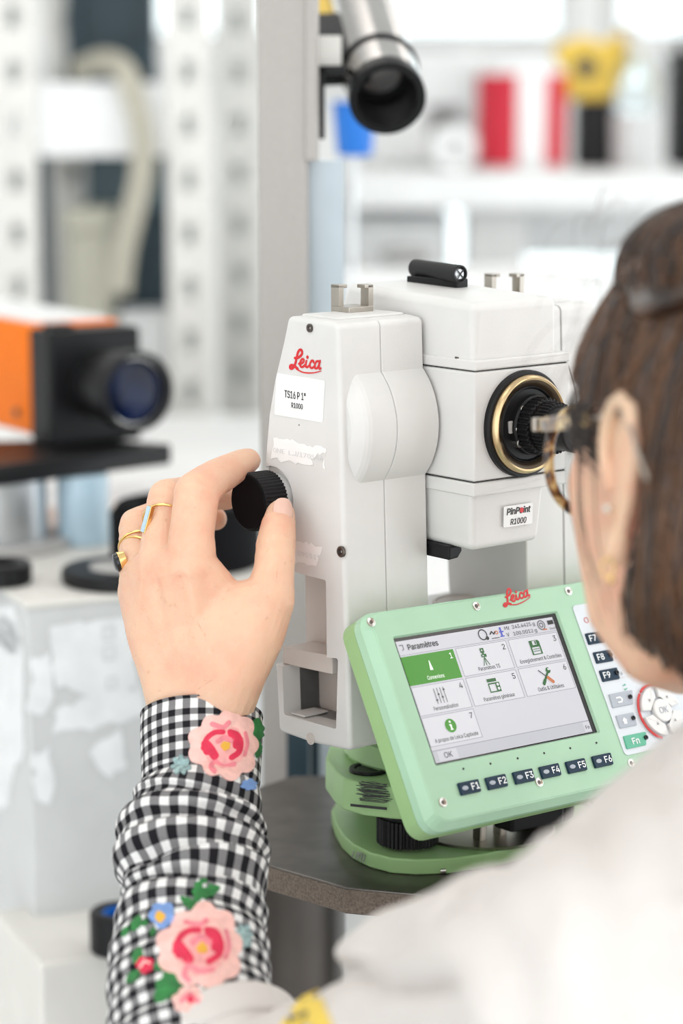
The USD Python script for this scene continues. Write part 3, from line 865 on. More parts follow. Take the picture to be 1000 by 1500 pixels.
BASE = [(-10, -62), (-24, -50), (-35, -34), (-45, -17), (-51, -2), (-53, 12), (-51, 25), (-44, 34), (-32, 42), (-14, 48), (20, 52), (52, 47), (68, 38), (76, 26), (70, 6), (52, -24), (30, -55), (10, -66)]
part(tp, 'base_plate', tpr(BASE, 6, TW, TW + 7.5, 1.0), 'green_paint')
sp_ = part(tp, 'spring_plate', TP.put(lathe([(0, TW * .001 + .0077), (.034, TW * .001 + .0077), (.033, TW * .001 + .0087), (0, TW * .001 + .0095)], 48)).apply_translation(IR * .012 + IF * .020), 'nickel')
UP = [(-46, -28), (-56, -10), (-61, 3), (-60, 15), (-54, 27), (-46, 38), (-36, 44), (-10, 40), (20, 43), (48, 48), (62, 40), (66, 26), (56, 4), (30, -46), (14, -58), (-6, -60), (-24, -50)]
part(tp, 'body', tpr(UP, 7, 32, 47.5, 1.2), 'green_paint')
part(tp, 'collar', TP.put(lathe([(.025, .0470), (.043, .0470), (.0445, .050), (.0420, .0585), (.038, .0600), (.025, .0600), (.025, .0470)], 64)), 'green_paint')
SCREWS = [(-33, 16), (44, 28), (8, -48)]
for k, (u, v) in enumerate(SCREWS):
    o = I(u, v, 0)
    kn = []
    nT = 44
    ths = np.linspace(0, 2 * math.pi, nT * 4, endpoint=False)
    rr = .0140 + .00045 * np.sign(np.sin(ths * nT)) * 1.0
    P = Polygon(np.column_stack([rr * np.cos(ths), rr * np.sin(ths)]))
    g = part(tp, 'levelling_screw', prism(P, .0145, .0272, .0006, 2).apply_translation([0, 0, 0]).apply_translation(o - np.array([0, 0, 0])), 'black_rubber', smooth=25)
    part(g, 'collar', lathe([(0, .0272), (.0125, .0272), (.0118, .0300), (.0070, .0318), (0, .0318)], 40).apply_translation(o), 'black_plastic')
    part(g, 'foot', lathe([(0, TW * .001 + .0076), (.0065, TW * .001 + .0076), (.0065, .0145), (0, .0145)], 24).apply_translation(o), 'nickel')
# circular level
lv = part(tp, 'circular_level', TP.put(lathe([(.0065, .0474), (.0092, .0474), (.0095, .0482), (.0090, .0492), (.0070, .0492), (.0065, .0485), (.0065, .0474)], 40)).apply_translation(IR * -.0445 + IF * .002), 'black_plastic')
part(lv, 'level_glass', TP.put(lathe([(0, .0476), (.0066, .0476), (.0060, .0486), (0, .0489)], 32)).apply_translation(IR * -.0445 + IF * .002), 'black_plastic')
# rubbed black print and slot on the flank
fp0 = I(-61, 14.6, 33); fp1 = I(-46.5, 39.5, 33)
e1 = (fp1 - fp0); e1 /= np.linalg.norm(e1)
FL = Plane(fp0, e1, IZ)
FL = Plane(fp0 + FL.n * .0008, e1, IZ)
ca, cbb = FL.px(545, 1160)
rg = np.random.default_rng(3)
strokes = []
for k in range(26):
    y0 = cbb + .0046 - k * .00036
    xo = ca + .0008 * math.sin(k) + k * .00006
    strokes.append(LineString([(xo - .0080 * rg.uniform(.6, 1), y0), (xo, y0 + rg.normal(0, .0003)), (xo + .0080 * rg.uniform(.6, 1), y0 + rg.normal(0, .0003))]).buffer(.00014))
part(tp, 'rubbed_mark', flat(FL, unary_union(strokes), .0004, .0001), 'ink_black', smooth=False)
part(tp, 'slot', flat(FL, sbox(-.004, .0035, .0135, .0047), .0003, .0002), 'ink_black', smooth=False)
# clamp lever, connector block and metal latch under the controller
part(tp, 'clamp_knob', cyl(at_z(512, 1146, IO[2] + .040), at_z(501.5, 1146, IO[2] + .040), .0058, 24, bevel=.001), 'black_plastic')
part(tp, 'connector_block', TP.put(prism(rounded([(.004, -.047), (.034, -.052), (.036, -.038), (.004, -.034)], .002), .0185, .031, .001)), 'black_plastic')
for u in (-4, 9):
    part(tp, 'latch', place(rbox(.004, .006, .012, .0008), I(u, 34, 13.5), YAW), 'nickel')
mkp = Plane(I(-51.4, 8, TW), (I(-44, 34, 0) - I(-53, 12, 0)) / np.linalg.norm(I(-44, 34, 0) - I(-53, 12, 0)), IZ)
part(tp, 'rubbed_mark', flat(Plane(I(-53.0, 4, TW), -IF * -1.0, IZ), unary_union([LineString([(x, .002), (x + .0012, .0052)]).buffer(.0003) for x in (-.004, -.0015, .0, .0022, .004)] + [LineString([(0.0, .0052), (.0034, .0055)]).buffer(.0003)]), .0, .0002), 'ink_grey', smooth=False)
# small steel screw lying on the table
s0 = at_z(632, 1280, TZ)
sc_ = thing('loose_screw', 'tiny steel screw lying on the table at the tribrach edge', 'screw', s0)
part(sc_, 'shank', cyl(s0 + np.array([-.006, 0, .0016]), s0 + np.array([.004, 0, .0016]), .0009, 12), 'bright_metal')
part(sc_, 'head', cyl(s0 + np.array([.004, 0, .0016]), s0 + np.array([.0065, 0, .0016]), .0016, 16), 'bright_metal')

# ------------------------------------------------------------------ total station
ts = thing('total_station', 'white total station with green touch screen controller on the green tribrach', 'total station', I(0, 0, 55))
OUT = Plane(I(-80, 0, 0), IF, IZ)            # left outer flank, reads back to front; n points left
FRO = Plane(I(0, 0, 0), IR, IZ)              # vertical plane through the axis, n towards the operator
TEL = Plane(I(0, 55, 0), IR, IZ)             # telescope's operator side


def mm(pts):
    return [(a * .001, b * .001) for a, b in pts]


COL = [(-21, 67.5), (3, 67), (30, 69), (29.4, 85), (26.7, 146), (24.5, 205), (22, 258.4), (14, 259.2), (-13, 259.5), (-17, 247), (-23, 231), (-27.5, 214), (-29.5, 200), (-31, 186), (-30, 160), (-27, 120), (-23, 95)]
colP = rounded(mm(COL), .0030, 8)
circ = Point(0, .211).buffer(.034, quad_segs=75).intersection(sbox(.0, .15, .06, .27))
bul = unary_union([colP, circ.buffer(.0)])


def column(side):
    """side -1: the left one (full detail), +1: the right one, mirrored."""
    def put(m):                               # (v, w, outward depth from the flank)
        m = tri(m)
        q = np.array(m.vertices)
        P = IO + IF * q[:, :1] + IZ * q[:, 1:2] + IR * (side * (.080 + q[:, 2:3]))
        f = m.faces if side < 0 else m.faces[:, ::-1]
        return trimesh.Trimesh(P, f, process=False)
    outer = to_man(prism(colP, -.0236, 0, .0024, 7, both=False))
    # telescope bearing bulge: conical at its outer end
    b1 = trimesh.creation.revolve(np.array([(0, -.0236), (.034, -.0236), (.034, -.0100), (.0333, -.0082), (.0322, -.0068), (.0282, -.0040), (.0270, -.0034), (0, -.0034)]), sections=300)
    b1.apply_translation([0, .211, 0])
    outer += to_man(b1) ^ to_man(wbox([.0, .1, -.1], [.1, .3, .1]))
    inner = to_man(prism(bul, -.0490, -.0242, 0.0008, 2))
    core = to_man(prism(bul.buffer(-.0012), -.040, -.010, 0))
    cut = None
    if side < 0:
        op = Polygon(mm([(-40, 145), (13.6, 144), (14.2, 109), (22, 110), (20.6, 77.4), (-16.5, 76.6), (-17.5, 99), (-40, 99)]))
        op = op.buffer(-.0012).buffer(.0012, quad_segs=4)
        cut = to_man(prism(op, -.0222, .01, 0))
        outer -= cut
        core -= cut
        knobhole = trimesh.creation.cylinder(radius=.0148, height=.006, sections=48).apply_translation([-.024, .176, 0])
        outer -= to_man(knobhole)
    col = part(ts, 'column', put(outer), 'instrument_white', smooth=False)
    part(col, 'inner_cover', put(inner), 'instrument_white', smooth=False)
    part(col, 'seam', put(core), 'instrument_shadow_gap', smooth=38)
    # carrying handle clip on the top
    base = prism(rounded(mm([(-7.2, -6.6), (7.2, -6.6), (7.2, 6.6), (-7.2, 6.6)]), .0006), 0, .0026, .0004)
    legs = []
    for sgn in (-1, 1):
        yA, yB = (.8, 6.2) if sgn < 0 else (-6.2, -.8)
        legs.append(prism(sbox(min(sgn * 7.2, sgn * 4.4) * .001, yA * .001, max(sgn * 7.2, sgn * 4.4) * .001, yB * .001), .0024, .0122, .0003))
        legs.append(prism(sbox(min(sgn * 7.2, sgn * 2.2) * .001, yA * .001, max(sgn * 7.2, sgn * 2.2) * .001, yB * .001), .0106, .0123, .0003))
    M = np.eye(4); M[:3, 0], M[:3, 1], M[:3, 2], M[:3, 3] = IR, -IF, IZ, I(side * 47, -7.5, 260.0) if side < 0 else I(49, -9, 260.0)
    part(col, 'handle_clip', [x.apply_transform(M) for x in [base] + legs], 'nickel', smooth=25)
    pad = prism(rounded(mm([(-20, -15), (20, -15), (20, 10.5), (-20, 10.5)]), .002), 0, .0016, .0009)
    M2 = M.copy(); M2[:3, 3] = I(side * 53, -2, 258.6)
    part(col, 'top_pad', pad.apply_transform(M2), 'instrument_white')
    return col


colL = column(-1)
colR = column(+1)
# battery compartment lining, ledge
def flank(poly, h0, h1, b=0.0):
    return OUT.put(prism(poly, h0, h1, b))
part(colL, 'compartment_wall', flank(Polygon(mm([(-26, 76), (22.5, 76.8), (22.5, 111), (15, 145.5), (-27, 145.5)])), -.0218, -.0212), 'compartment_grey', smooth=False)
part(colL, 'battery_ledge', flank(rounded(mm([(-22, 99), (13.6, 100.5), (13.6, 109), (-22, 107)]), .0006), -.0212, -.0035, .0006), 'compartment_grey')
part(colL, 'battery_stop', flank(Polygon(mm([(-14, 76.9), (-4, 77.2), (-4, 78.2), (-14, 77.9)])), -.016, -.002, .0003), 'instrument_white')
part(colL, 'side_screw', OUT.put(lathe([(.0008, .0), (.0025, .0), (.0025, .0010), (.0022, .0013), (.0013, .0013), (.0011, .0004), (.0008, .0)], 24).apply_translation([*OUT.px(501, 808), .0])), 'screw_dark')
part(colL, 'side_screw', OUT.put(lathe([(.0006, .0), (.0019, .0), (.0019, .0008), (.0010, .0008), (.0006, .0)], 20).apply_translation([*OUT.px(454.5, 480.5), .0])), 'screw_dark')
part(colL, 'lock_hole', OUT.put(lathe([(0, .0), (.0028, .0), (.0028, .0004), (.0022, .0006), (.0018, .0002), (0, .0002)], 24).apply_translation([*OUT.px(455, 1082), .0])), 'compartment_grey')
# logo strokes (drawn as script lettering)
LG = {'L': [(326, 277), (338, 279), (368, 267), (392, 238), (388, 208), (370, 204), (352, 232), (341, 280), (331, 325), (318, 356), (300, 374), (284, 370), (282, 352), (298, 343), (322, 352), (352, 376)],
      'e': [(362, 330), (385, 327), (405, 312), (407, 292), (393, 288), (378, 308), (373, 338), (383, 358), (400, 358), (422, 338)],
      'i': [(432, 304), (427, 330), (426, 352), (436, 362), (454, 350)],
      'c': [(497, 318), (494, 304), (480, 303), (466, 325), (462, 350), (474, 367), (490, 366), (510, 350)],
      'a1': [(552, 318), (540, 306), (522, 312), (509, 340), (508, 364), (520, 374), (538, 360), (551, 326)],
      'a2': [(557, 304), (549, 340), (547, 366), (554, 378), (563, 372)]}
def logo_shape(to):
    out = []
    for k, pts in LG.items():
        q = smooth_pts(np.array([to(*p) for p in pts]), 6)
        wv = 7.5 if k == 'L' else 6.3
        sc_l = np.linalg.norm(to(100, 0) - to(0, 0)) / 100
        out.append(LineString(q).buffer(wv * sc_l, quad_segs=4))
    sw = [(322, 362), (352, 380), (400, 402), (450, 408), (505, 406), (563, 394), (561, 402), (505, 417), (450, 421), (395, 412), (345, 388)]
    out.append(Polygon(smooth_pts(np.array([to(*p) for p in sw]), 4)).buffer(0))
    out.append(Point(to(441, 270)).buffer(np.linalg.norm(to(9.5, 0) - to(0, 0))))
    return unary_union(out)
part(colL, 'red_script_logo', flat(OUT, logo_shape(lambda x, y: OUT.px(380 + x / 6.25, 480 + y / 6.25)), .0001, .0002), 'logo_red', smooth=False)
lab = rounded([OUT.px(*p) for p in [(406, 546), (476.5, 557), (473, 619), (402, 607)]], .001)
part(colL, 'type_label', flat(OUT, lab, .0001, .00012), 'label_white', smooth=False)
def text_px(pl, s, A, B, hpx, h=.0003, **k):
    a, b = pl.px(*A), pl.px(*B)
    hh = np.linalg.norm(pl.px(A[0], A[1] - hpx) - a)
    return text_on(pl, s, a[0], (a[1] + b[1]) / 2, hh, width=abs(b[0] - a[0]), h=h, **k)
part(colL, 'lettering', text_px(OUT, 'TS16 P 1"', (417.6, 582), (448, 586.5), 10.5), 'ink_black', smooth=False)
part(colL, 'lettering', text_px(OUT, 'R1000', (427.5, 597), (444, 599.5), 7.5), 'ink_black', smooth=False)
def ragged(pl, pts, seed, amp):
    P = Polygon([pl.px(*p) for p in pts]).segmentize(.002)
    r_ = np.random.default_rng(seed)
    c_ = np.array(P.exterior.coords)[:-1]
    return Polygon(c_ + r_.normal(0, amp, c_.shape)).buffer(0)
tape = ragged(OUT, [(401.5, 641), (478.5, 656), (475, 686), (398, 672)], 4, .00045).difference(ragged(OUT, [(455, 672), (480, 660), (474, 690), (462, 684)], 7, .0008))
part(colL, 'torn_label', flat(OUT, tape, .0001, .00015), 'tape_clear', smooth=False)
part(colL, 'torn_label', flat(OUT, ragged(OUT, [(432, 792), (473, 801), (465, 829), (430, 822)], 5, .0004), .0001, .00015), 'tape_clear', smooth=False)
part(colL, 'lettering', text_px(OUT, '0NE  L.J/170546', (401, 661), (473, 676), 6.5), 'ink_faint', smooth=False)
part(colL, 'lettering', text_px(OUT, '09051"', (437, 814), (468, 820), 7), 'ink_faint', smooth=False)
part(colL, 'pin_hole', flat(OUT, Point(OUT.px(438, 622.5)).buffer(.0004), .0001, .0001), 'ink_grey', smooth=False)
# focus / drive knob with ribs
ks = OUT.px(399.5, 731)
nT = 46
ths = np.linspace(0, 2 * math.pi, nT * 6, endpoint=False)
rr = .0131 + .00032 * np.tanh(3 * np.sin(ths * nT))
kp = Polygon(np.column_stack([rr * np.cos(ths) + ks[0], rr * np.sin(ths) + ks[1]]))
kb_ = part(ts, 'drive_knob', OUT.put(prism(kp, .0012, .0138, .0009, 2)), 'black_rubber', smooth=25)
part(kb_, 'knob_cap', OUT.put(lathe([(0, .0136), (.0121, .0136), (.0124, .0141), (.0119, .0145), (.0112, .0143), (0, .0141)], 64).apply_translation([ks[0], ks[1], 0])), 'black_matte')
part(kb_, 'knob_shaft', OUT.put(lathe([(0, -.004), (.0118, -.004), (.0118, .0013), (0, .0013)], 40).apply_translation([ks[0], ks[1], 0])), 'instrument_white')

# base of the alidade, between the columns
def front(poly, v0, v1, b=0.0):
    return FRO.put(prism(poly if isinstance(poly, Polygon) else Polygon(mm(poly)), v0 * .001, v1 * .001, b))
part(ts, 'alidade_base', front([(-31.5, 68), (31.5, 68), (31.5, 117), (-31.5, 117)], -30, 27, .002), 'instrument_white')
part(ts, 'base_cap', TP.put(lathe([(0, .1168), (.0165, .1168), (.0165, .1180), (.0150, .1186), (.0145, .1180), (0, .1180)], 40)).apply_translation(IR * .020 + IF * -.002), 'compartment_grey')
for u, v in ((-16, -8), (-18, 12), (24, 20)):
    part(ts, 'base_screw', TP.put(lathe([(0, .1168), (.0026, .1168), (.0026, .1176), (0, .1178)], 20)).apply_translation(IR * u * .001 + IF * v * .001), 'screw_dark')
part(ts, 'spigot', TP.put(lathe([(0, .0602), (.031, .0602), (.036, .0625), (.040, .068), (0, .068)], 56)), 'instrument_white')

# telescope
def tpart(name, pts, v0, v1, b, mat='instrument_white', r=.003, parent=None):
    return part(parent or tele, name, FRO.put(prism(rounded(mm(pts), r), v0 * .001, v1 * .001, b * .001, 4)), mat, smooth=40)
tele = part(ts, 'telescope', FRO.put(prism(rounded(mm([(-29.5, 188), (29, 188), (29, 236.6), (-29.5, 236.6)]), .0012), -.050, .055, .0010)), 'instrument_white', smooth=40)
part(tele, 'seam', FRO.put(prism(rounded(mm([(-28.6, 186.5), (28.1, 186.5), (28.1, 238), (-28.6, 238)]), .001), -.049, .0540, .0005)), 'instrument_shadow_gap')
tpart('flange', [(-29.6, 237.2), (29.2, 237.2), (29.2, 241.8), (-29.6, 241.8)], -50, 55.2, .9, r=.0008)
# upper cap, rounded shoulders, slightly drawn in
hullpts = []
def sphere_at(p, r, n=20):
    return Manifold.sphere(r, n).translate(list(map(float, p)))
cap = []
for u0, sg in ((-24.6, -1), (18.5, 1)):
    for v_, w_ in ((49.2, 262.8), (-30, 266.0)):
        cap.append(sphere_at(I(u0, v_, w_), .0042, 64))
for u0 in (-25.8, 19.5):
    for v_ in (50.2, -44):
        cap.append(sphere_at(I(u0, v_, 241), .0030, 64))
part(tele, 'upper_cap', Manifold.batch_hull(cap), 'instrument_white', smooth=8)
cap = []
for u0 in (-25, 10.5):
    for v_, w_ in ((49.5, 159.8), (-30, 161)):
        cap.append(sphere_at(I(u0, v_, w_), .0034, 64))
for u0 in (-25.8, 13.5):
    for v_ in (50.2, -44):
        cap.append(sphere_at(I(u0, v_, 184), .0030, 64))
part(tele, 'lower_cap', Manifold.batch_hull(cap), 'instrument_white', smooth=8)
tpart('lower_flange', [(-29.6, 181.2), (29.2, 181.2), (29.2, 187.3), (-29.6, 187.3)], -50, 55.2, .9, r=.0008)
part(tele, 'flange_screw', TP.put(lathe([(0, .2417), (.0019, .2417), (.0018, .2424), (0, .2426)], 16)).apply_translation(IR * -.0275 + IF * .0425), 'screw_dark')
part(tele, 'laser_window', FRO.put(prism(rounded(mm([(-30, 150.5), (-24, 151), (-21.5, 154), (-22, 157), (-30, 157)]), .001), -.035, .0395, .001)), 'black_plastic')
# ring and eyepiece
rc = TEL.px(765.5, 620)
def tring(prof, n=72):
    return TEL.put(lathe(prof, n).apply_translation([rc[0], rc[1], 0]))
part(tele, 'black_flange', tring([(.0, -.002), (.0240, -.002), (.0240, .0022), (.0232, .0030), (.0, .0030)]), 'black_plastic')
part(tele, 'gold_ring', tring([(.0198, .0030), (.0222, .0030), (.0222, .0042), (.0216, .0056), (.0208, .0062), (.0200, .0058), (.0198, .0030)]), 'gold_ring')
part(tele, 'bronze_ring', tring([(.0165, .0030), (.0199, .0030), (.0199, .0057), (.0188, .0054), (.0176, .0044), (.0170, .0034), (.0165, .0030)]), 'bronze_dark')
part(tele, 'eyepiece_plate', tring([(.0, .0029), (.0172, .0029), (.0172, .0040), (.0165, .0046), (.0158, .0036), (.0, .0036)]), 'black_plastic')
ec = rc + np.array([.0024, -.0004])
def ering(prof, n=64):
    return TEL.put(lathe(prof, n).apply_translation([ec[0], ec[1], 0]))
part(tele, 'focus_collar', ering([(0, .0034), (.0136, .0034), (.0136, .0060), (.0128, .0068), (0, .0068)]), 'black_plastic')
for z0, z1, r_, nt in ((.0066, .0130, .0124, 32), (.0140, .0200, .0110, 36)):
    ths = np.linspace(0, 2 * math.pi, nt * 4, endpoint=False)
    r2_ = r_ + .0005 * np.sign(np.sin(ths * nt + .3))
    P = Polygon(np.column_stack([r2_ * np.cos(ths) + ec[0], r2_ * np.sin(ths) + ec[1]]))
    part(tele, 'focus_grip', TEL.put(prism(P, z0, z1, .0005, 2)), 'black_plastic', smooth=20)
part(tele, 'eyepiece', ering([(0, .0128), (.0100, .0128), (.0100, .0200), (.0095, .0212), (.0092, .0270), (.0096, .0280), (.0097, .0315), (.0090, .0322), (.0064, .0322), (.0054, .0310), (0, .0310)]), 'black_plastic')
for k, (px_, py_) in enumerate(((752, 598), (745, 626), (747, 647))):
    q = TEL.px(px_, py_)
    part(tele, 'adjust_screw', TEL.put(lathe([(.0008, .0030), (.0021, .0030), (.0022, .0062), (.0019, .0068), (.0012, .0068), (.0008, .0058), (.0008, .0030)], 20).apply_translation([q[0], q[1], 0])), 'bright_metal')
part(tele, 'adjust_lug', TEL.put(prism(rounded([TEL.px(*p) for p in [(735, 616), (750, 613), (752, 632), (736, 634)]], .0005), .0034, .0048, .0004)), 'grey_plastic')
# type label on the lower cap
LP = Plane(I(0, 54.0, 0), IR, IZ)
part(tele, 'type_label', flat(LP, rounded([LP.px(*p) for p in [(737.5, 742), (779.5, 736), (779, 766.5), (737, 773)]], .0006), .0, .0003), 'label_white', smooth=False)
def text_slant(pl, s, A, B, hpx, **k):
    return text_px(pl, s, A, B, hpx, h=.0004, slant=.18, **k)
part(tele, 'lettering', text_slant(LP, 'PinPoint', (741, 754), (775, 749.5), 9.0, bold=True), 'ink_black', smooth=False)
part(tele, 'lettering', text_slant(LP, 'R1000', (746.5, 768.5), (769, 765.5), 8.5), 'ink_black', smooth=False)
part(tele, 'red_dot', flat(LP, Point(LP.px(762.5, 746.8)).buffer(.0012), .0006, .0001), 'logo_red', smooth=False)
# open sight on the top
sA, sB = I(8.0, -27, 275.8), I(3.4, 9.5, 275.2)
LEN = float(np.linalg.norm(sB - sA))
sgt = part(tele, 'sight_tube', lathe_at([(0, 0), (.0036, 0), (.0042, .0008), (.0042, LEN - .0004), (.0038, LEN), (.0034, LEN), (.0032, LEN - .0015), (0, LEN - .0015)], sA, sB - sA, 40), 'black_rubber')
part(tele, 'sight_lens', lathe_at([(0, LEN - .0014), (.0031, LEN - .0014), (.0022, LEN - .0004), (0, LEN - .0002)], sA, sB - sA, 32), 'aluminium')
part(tele, 'sight_cross', [tube([sB + IR * x0_ * .001 + IZ * z0_ * .001 + IF * .0002, sB + IR * x1_ * .001 + IZ * z1_ * .001 + IF * .0002], .00025, 6) for x0_, z0_, x1_, z1_ in ((-2, -2, 2, 2), (-2, 2, 2, -2))], 'ink_black')
smid = (sA + sB) / 2
part(tele, 'sight_base', place(rbox(.0080, LEN - .006, .0042, .0006), (smid[0], smid[1], I(0, 0, 268.4)[2]), YAW + math.atan2(4.6, 36.5)), 'black_plastic')
part(tele, 'sight_base', place(rbox(.0105, .014, .0012, .0004), I(9, 6.5, 267.2), YAW), 'black_plastic')
# ------------------------------------------------------------------ controller with touch screen
TILT = math.radians(30.5)
kb0 = at(579, 934, 1.054)
k_e2 = IZ * math.cos(TILT) - IF * math.sin(TILT)
kr = -.0262
KB = Plane(kb0, IR * math.cos(kr) + k_e2 * math.sin(kr), k_e2 * math.cos(kr) - IR * math.sin(kr))
def kx(pts):
    return [(a * .001, b * .001) for a, b in pts]
face = rounded(kx([(-9.2, 11.2), (166, 11.2), (166, -82), (-9.2, -82)]), .006)
outer_b = rounded(kx([(-13.0, 14.0), (170, 14.0), (170, -86), (-13.0, -86)]), .008)
front_shell = []
# front half: chamfered towards the face
def loft(p0_, h0, p1_, h1):
    c0 = np.array(p0_.exterior.segmentize(.004).coords)[:-1]
    a = Manifold.hull_points(np.vstack([np.column_stack([np.array(p0_.exterior.coords)[:-1], np.full(len(p0_.exterior.coords) - 1, h0)]),
                                        np.column_stack([np.array(p1_.exterior.coords)[:-1], np.full(len(p1_.exterior.coords) - 1, h1)])]))
    return a
fs = loft(outer_b, -.0100, outer_b, -.0052) + loft(outer_b, -.0053, face.buffer(.0012), -.0004) + loft(face.buffer(.0012), -.0005, face.buffer(.0004), 0.0)
hole = rounded(kx([(-1.3, .6), (98.0, .6), (98.0, -58.8), (-1.3, -58.8)]), .001)
fs -= loft(hole.buffer(-.0008), -.0016, hole.buffer(.0004), .0006)
ctl = part(ts, 'controller', KB.put(fs), 'green_plastic', smooth=30)
bs = loft(outer_b.buffer(-.0002), -.0190, outer_b.buffer(-.0002), -.0104) + loft(outer_b.buffer(-.003), -.0215, outer_b.buffer(-.0004), -.0185)
part(ctl, 'rear_shell', KB.put(bs), 'green_paint', smooth=30)
part(ctl, 'shell_seam', KB.put(prism(outer_b.buffer(-.0007), -.0108, -.0098)), 'screw_dark', smooth=False)
part(ctl, 'mount_bracket', front([(-24, 90), (36, 90), (36, 118), (-24, 118)], 20, 40, .002), 'instrument_white')
part(ctl, 'screen_bezel', flat(KB, hole, -.0016, .0003), 'screen_black', smooth=False)
SH0 = -.00125
def sflat(name, poly, mat, lift, label=None):
    return part(ctl, name, flat(KB, poly, SH0 + lift * .0001, .00006), mat, smooth=False, label=label)
def R_(a0, b0, a1, b1):
    return sbox(min(a0, a1) * .001, min(b0, b1) * .001, max(a0, a1) * .001, max(b0, b1) * .001)
sflat('screen', R_(.2, -1.6, 94.6, -57.4), 'screen_white', 0)
sflat('screen_bar', R_(.3, -52.2, 94.4, -57.2), 'screen_bar', 1)
sflat('screen_button', R_(2.6, -52.5, 13.6, -57.0), 'screen_white', 2)
sflat('screen_button', R_(90.2, -52.5, 94.2, -57.0), 'screen_white', 2)
sflat('screen_line', unary_union([R_(.3, -51.9, 94.4, -52.2), R_(.3, -8.1, 94.4, -8.3)]), 'screen_line', 2)
def stext(s, a, b, hgt, mat='screen_text', width=None, align='l', bold=False):
    part(ctl, 'screen_text', text_on(KB, s, a * .001, b * .001, hgt * .001, None if width is None else width * .001, h=SH0 + .0004, depth=.00006, bold=bold, align=align), mat, smooth=False)
stext('Paramètres', 5.6, -6.2, 2.5, width=17.5, bold=True)
sflat('screen_icon', LineString(kx([(1.4, -3.6), (3.2, -3.6), (3.2, -5.4), (2.4, -6.0)])).buffer(.00016), 'screen_grey_text', 3)
NAMES = ['Connexions', 'Paramètres TS', 'Enregistrement & Contrôles', 'Personnalisation', 'Paramètres généraux', 'Outils & Utilitaires', 'A propos de Leica Captivate']
WID = [9.8, 12.8, 25.5, 14.0, 18.4, 16.0, 25.0]
for k, nm in enumerate(NAMES):
    c_, r_ = k % 3, k // 3
    a0, b0 = .1 + 31.7 * c_, -8.9 - 14.0 * r_
    P = R_(a0, b0, a0 + 30.3, b0 - 13.3)
    sflat('screen_tile', P, 'screen_green' if k == 0 else 'screen_tile', 1)
    if k:
        sflat('screen_tile_edge', P.difference(P.buffer(-.00022)), 'screen_line', 2)
    stext(str(k + 1), a0 + 28.6, b0 - 4.1, 2.6, 'screen_bright' if k == 0 else 'screen_grey_text', align='r')
    stext(nm, a0 + (15.5 if k < 6 else 15.8), b0 - 11.9, 1.75, 'screen_bright' if k == 0 else 'screen_grey_text', width=WID[k], align='c')
    ca, cb = a0 + 14.6, b0 - 5.6
    def ic(shape, mat='screen_icon_green', lift=4):
        sflat('screen_icon', affinity.scale(affinity.translate(shape, ca * .001, cb * .001), 1, 1, origin=(ca * .001, cb * .001)), mat, lift)
    if k == 0:
        ic(Polygon(kx([(-.15, 2.2), (.15, 2.2), (.9, -2.2), (-.9, -2.2)])), 'screen_bright')
    if k == 1:
        ic(unary_union([R_(-1.2, 3.8, 1.0, 1.6), R_(-1.4, 1.0, 1.6, -.4), Polygon(kx([(-.5, 1.7), (.5, 1.7), (.5, .9), (-.5, .9)]))] + [LineString(kx([(0, -.4), (x, -4.2)])).buffer(.00018) for x in (-1.6, 0, 1.8)]).difference(unary_union([R_(-.6, 3.2, .3, 2.4), R_(-.8, .6, .2, 0)])))
    if k == 2:
        ic(Polygon(kx([(-3, 3.4), (2.4, 3.4), (3.2, 2.6), (3.2, -3.4), (-3, -3.4)])).difference(unary_union([R_(-1.2, 3.2, 1.4, 1.2), R_(-2.2, .2, 2.4, -3.0)])))
        ic(unary_union([R_(-1.8, -.6, 2.0, -.9), R_(-1.8, -1.6, 2.0, -1.9), R_(.4, 3.0, 1.0, 1.5)]))
    if k == 3:
        ic(unary_union([LineString(kx([(x, 3.4), (x, -3.4)])).buffer(.00014) for x in (-2.7, -.9, .9, 2.7)]), 'screen_grey_text')
        ic(unary_union([R_(x - .5, y + .35, x + .5, y - .35) for x, y in ((-2.7, -1.9), (-.9, .6), (.9, -.9), (2.7, 2.4))]), 'screen_grey_text', 5)
    if k == 4:
        ic(R_(-3.2, 3.4, 2.2, 1.9))
        ic(R_(-3.2, 1.4, 3.4, -3.0).difference(unary_union([R_(-2.7, .8, 1.0, -2.5)])))
        ic(unary_union([Point(.0022, y).buffer(.0007) for y in (.0003, -.0016)]), 'screen_tile', 5)
    if k == 5:
        ic(unary_union([LineString(kx([(2.4, 2.2), (-1.6, -2.2)])).buffer(.00055), Point(.0026, .0026).buffer(.0014), LineString(kx([(-1.2, -1.8), (-2.4, -3.2)])).buffer(.0008)]).difference(sbox(.0024, .0026, .0045, .0036)), 'screen_icon_green')
        ic(LineString(kx([(-3.2, 3.2), (.4, -.2)])).buffer(.00024), 'screen_grey_text', 5)
        ic(LineString(kx([(1.0, -.8), (3.2, -3.0)])).buffer(.0008), 'screen_orange', 6)
    if k == 6:
        ic(Point(0, 0).buffer(.0031), 'screen_green')
        ic(unary_union([R_(-.4, .6, .45, -2.0), R_(-.8, .6, .3, .2), R_(-.8, -1.7, .9, -2.0), Point(0, .0017).buffer(.0005)]), 'screen_bright', 5)
stext('OK', 8.1, -56.0, 2.5, 'screen_grey_text', align='c')
stext('Fn', 92.3, -55.8, 1.6, 'screen_grey_text', align='c')
stext('Hz  243.4425 g', 63.8, -4.2, 1.7, width=18.6)
stext('V   100.0012 g', 63.8, -7.4, 1.7, width=18.6)
sflat('screen_icon', Point(.0500, -.0047).buffer(.0026).difference(Point(.0500, -.0047).buffer(.0021)), 'screen_text', 3)
sflat('screen_icon', Point(.0520, -.0066).buffer(.0009), 'screen_text', 4)
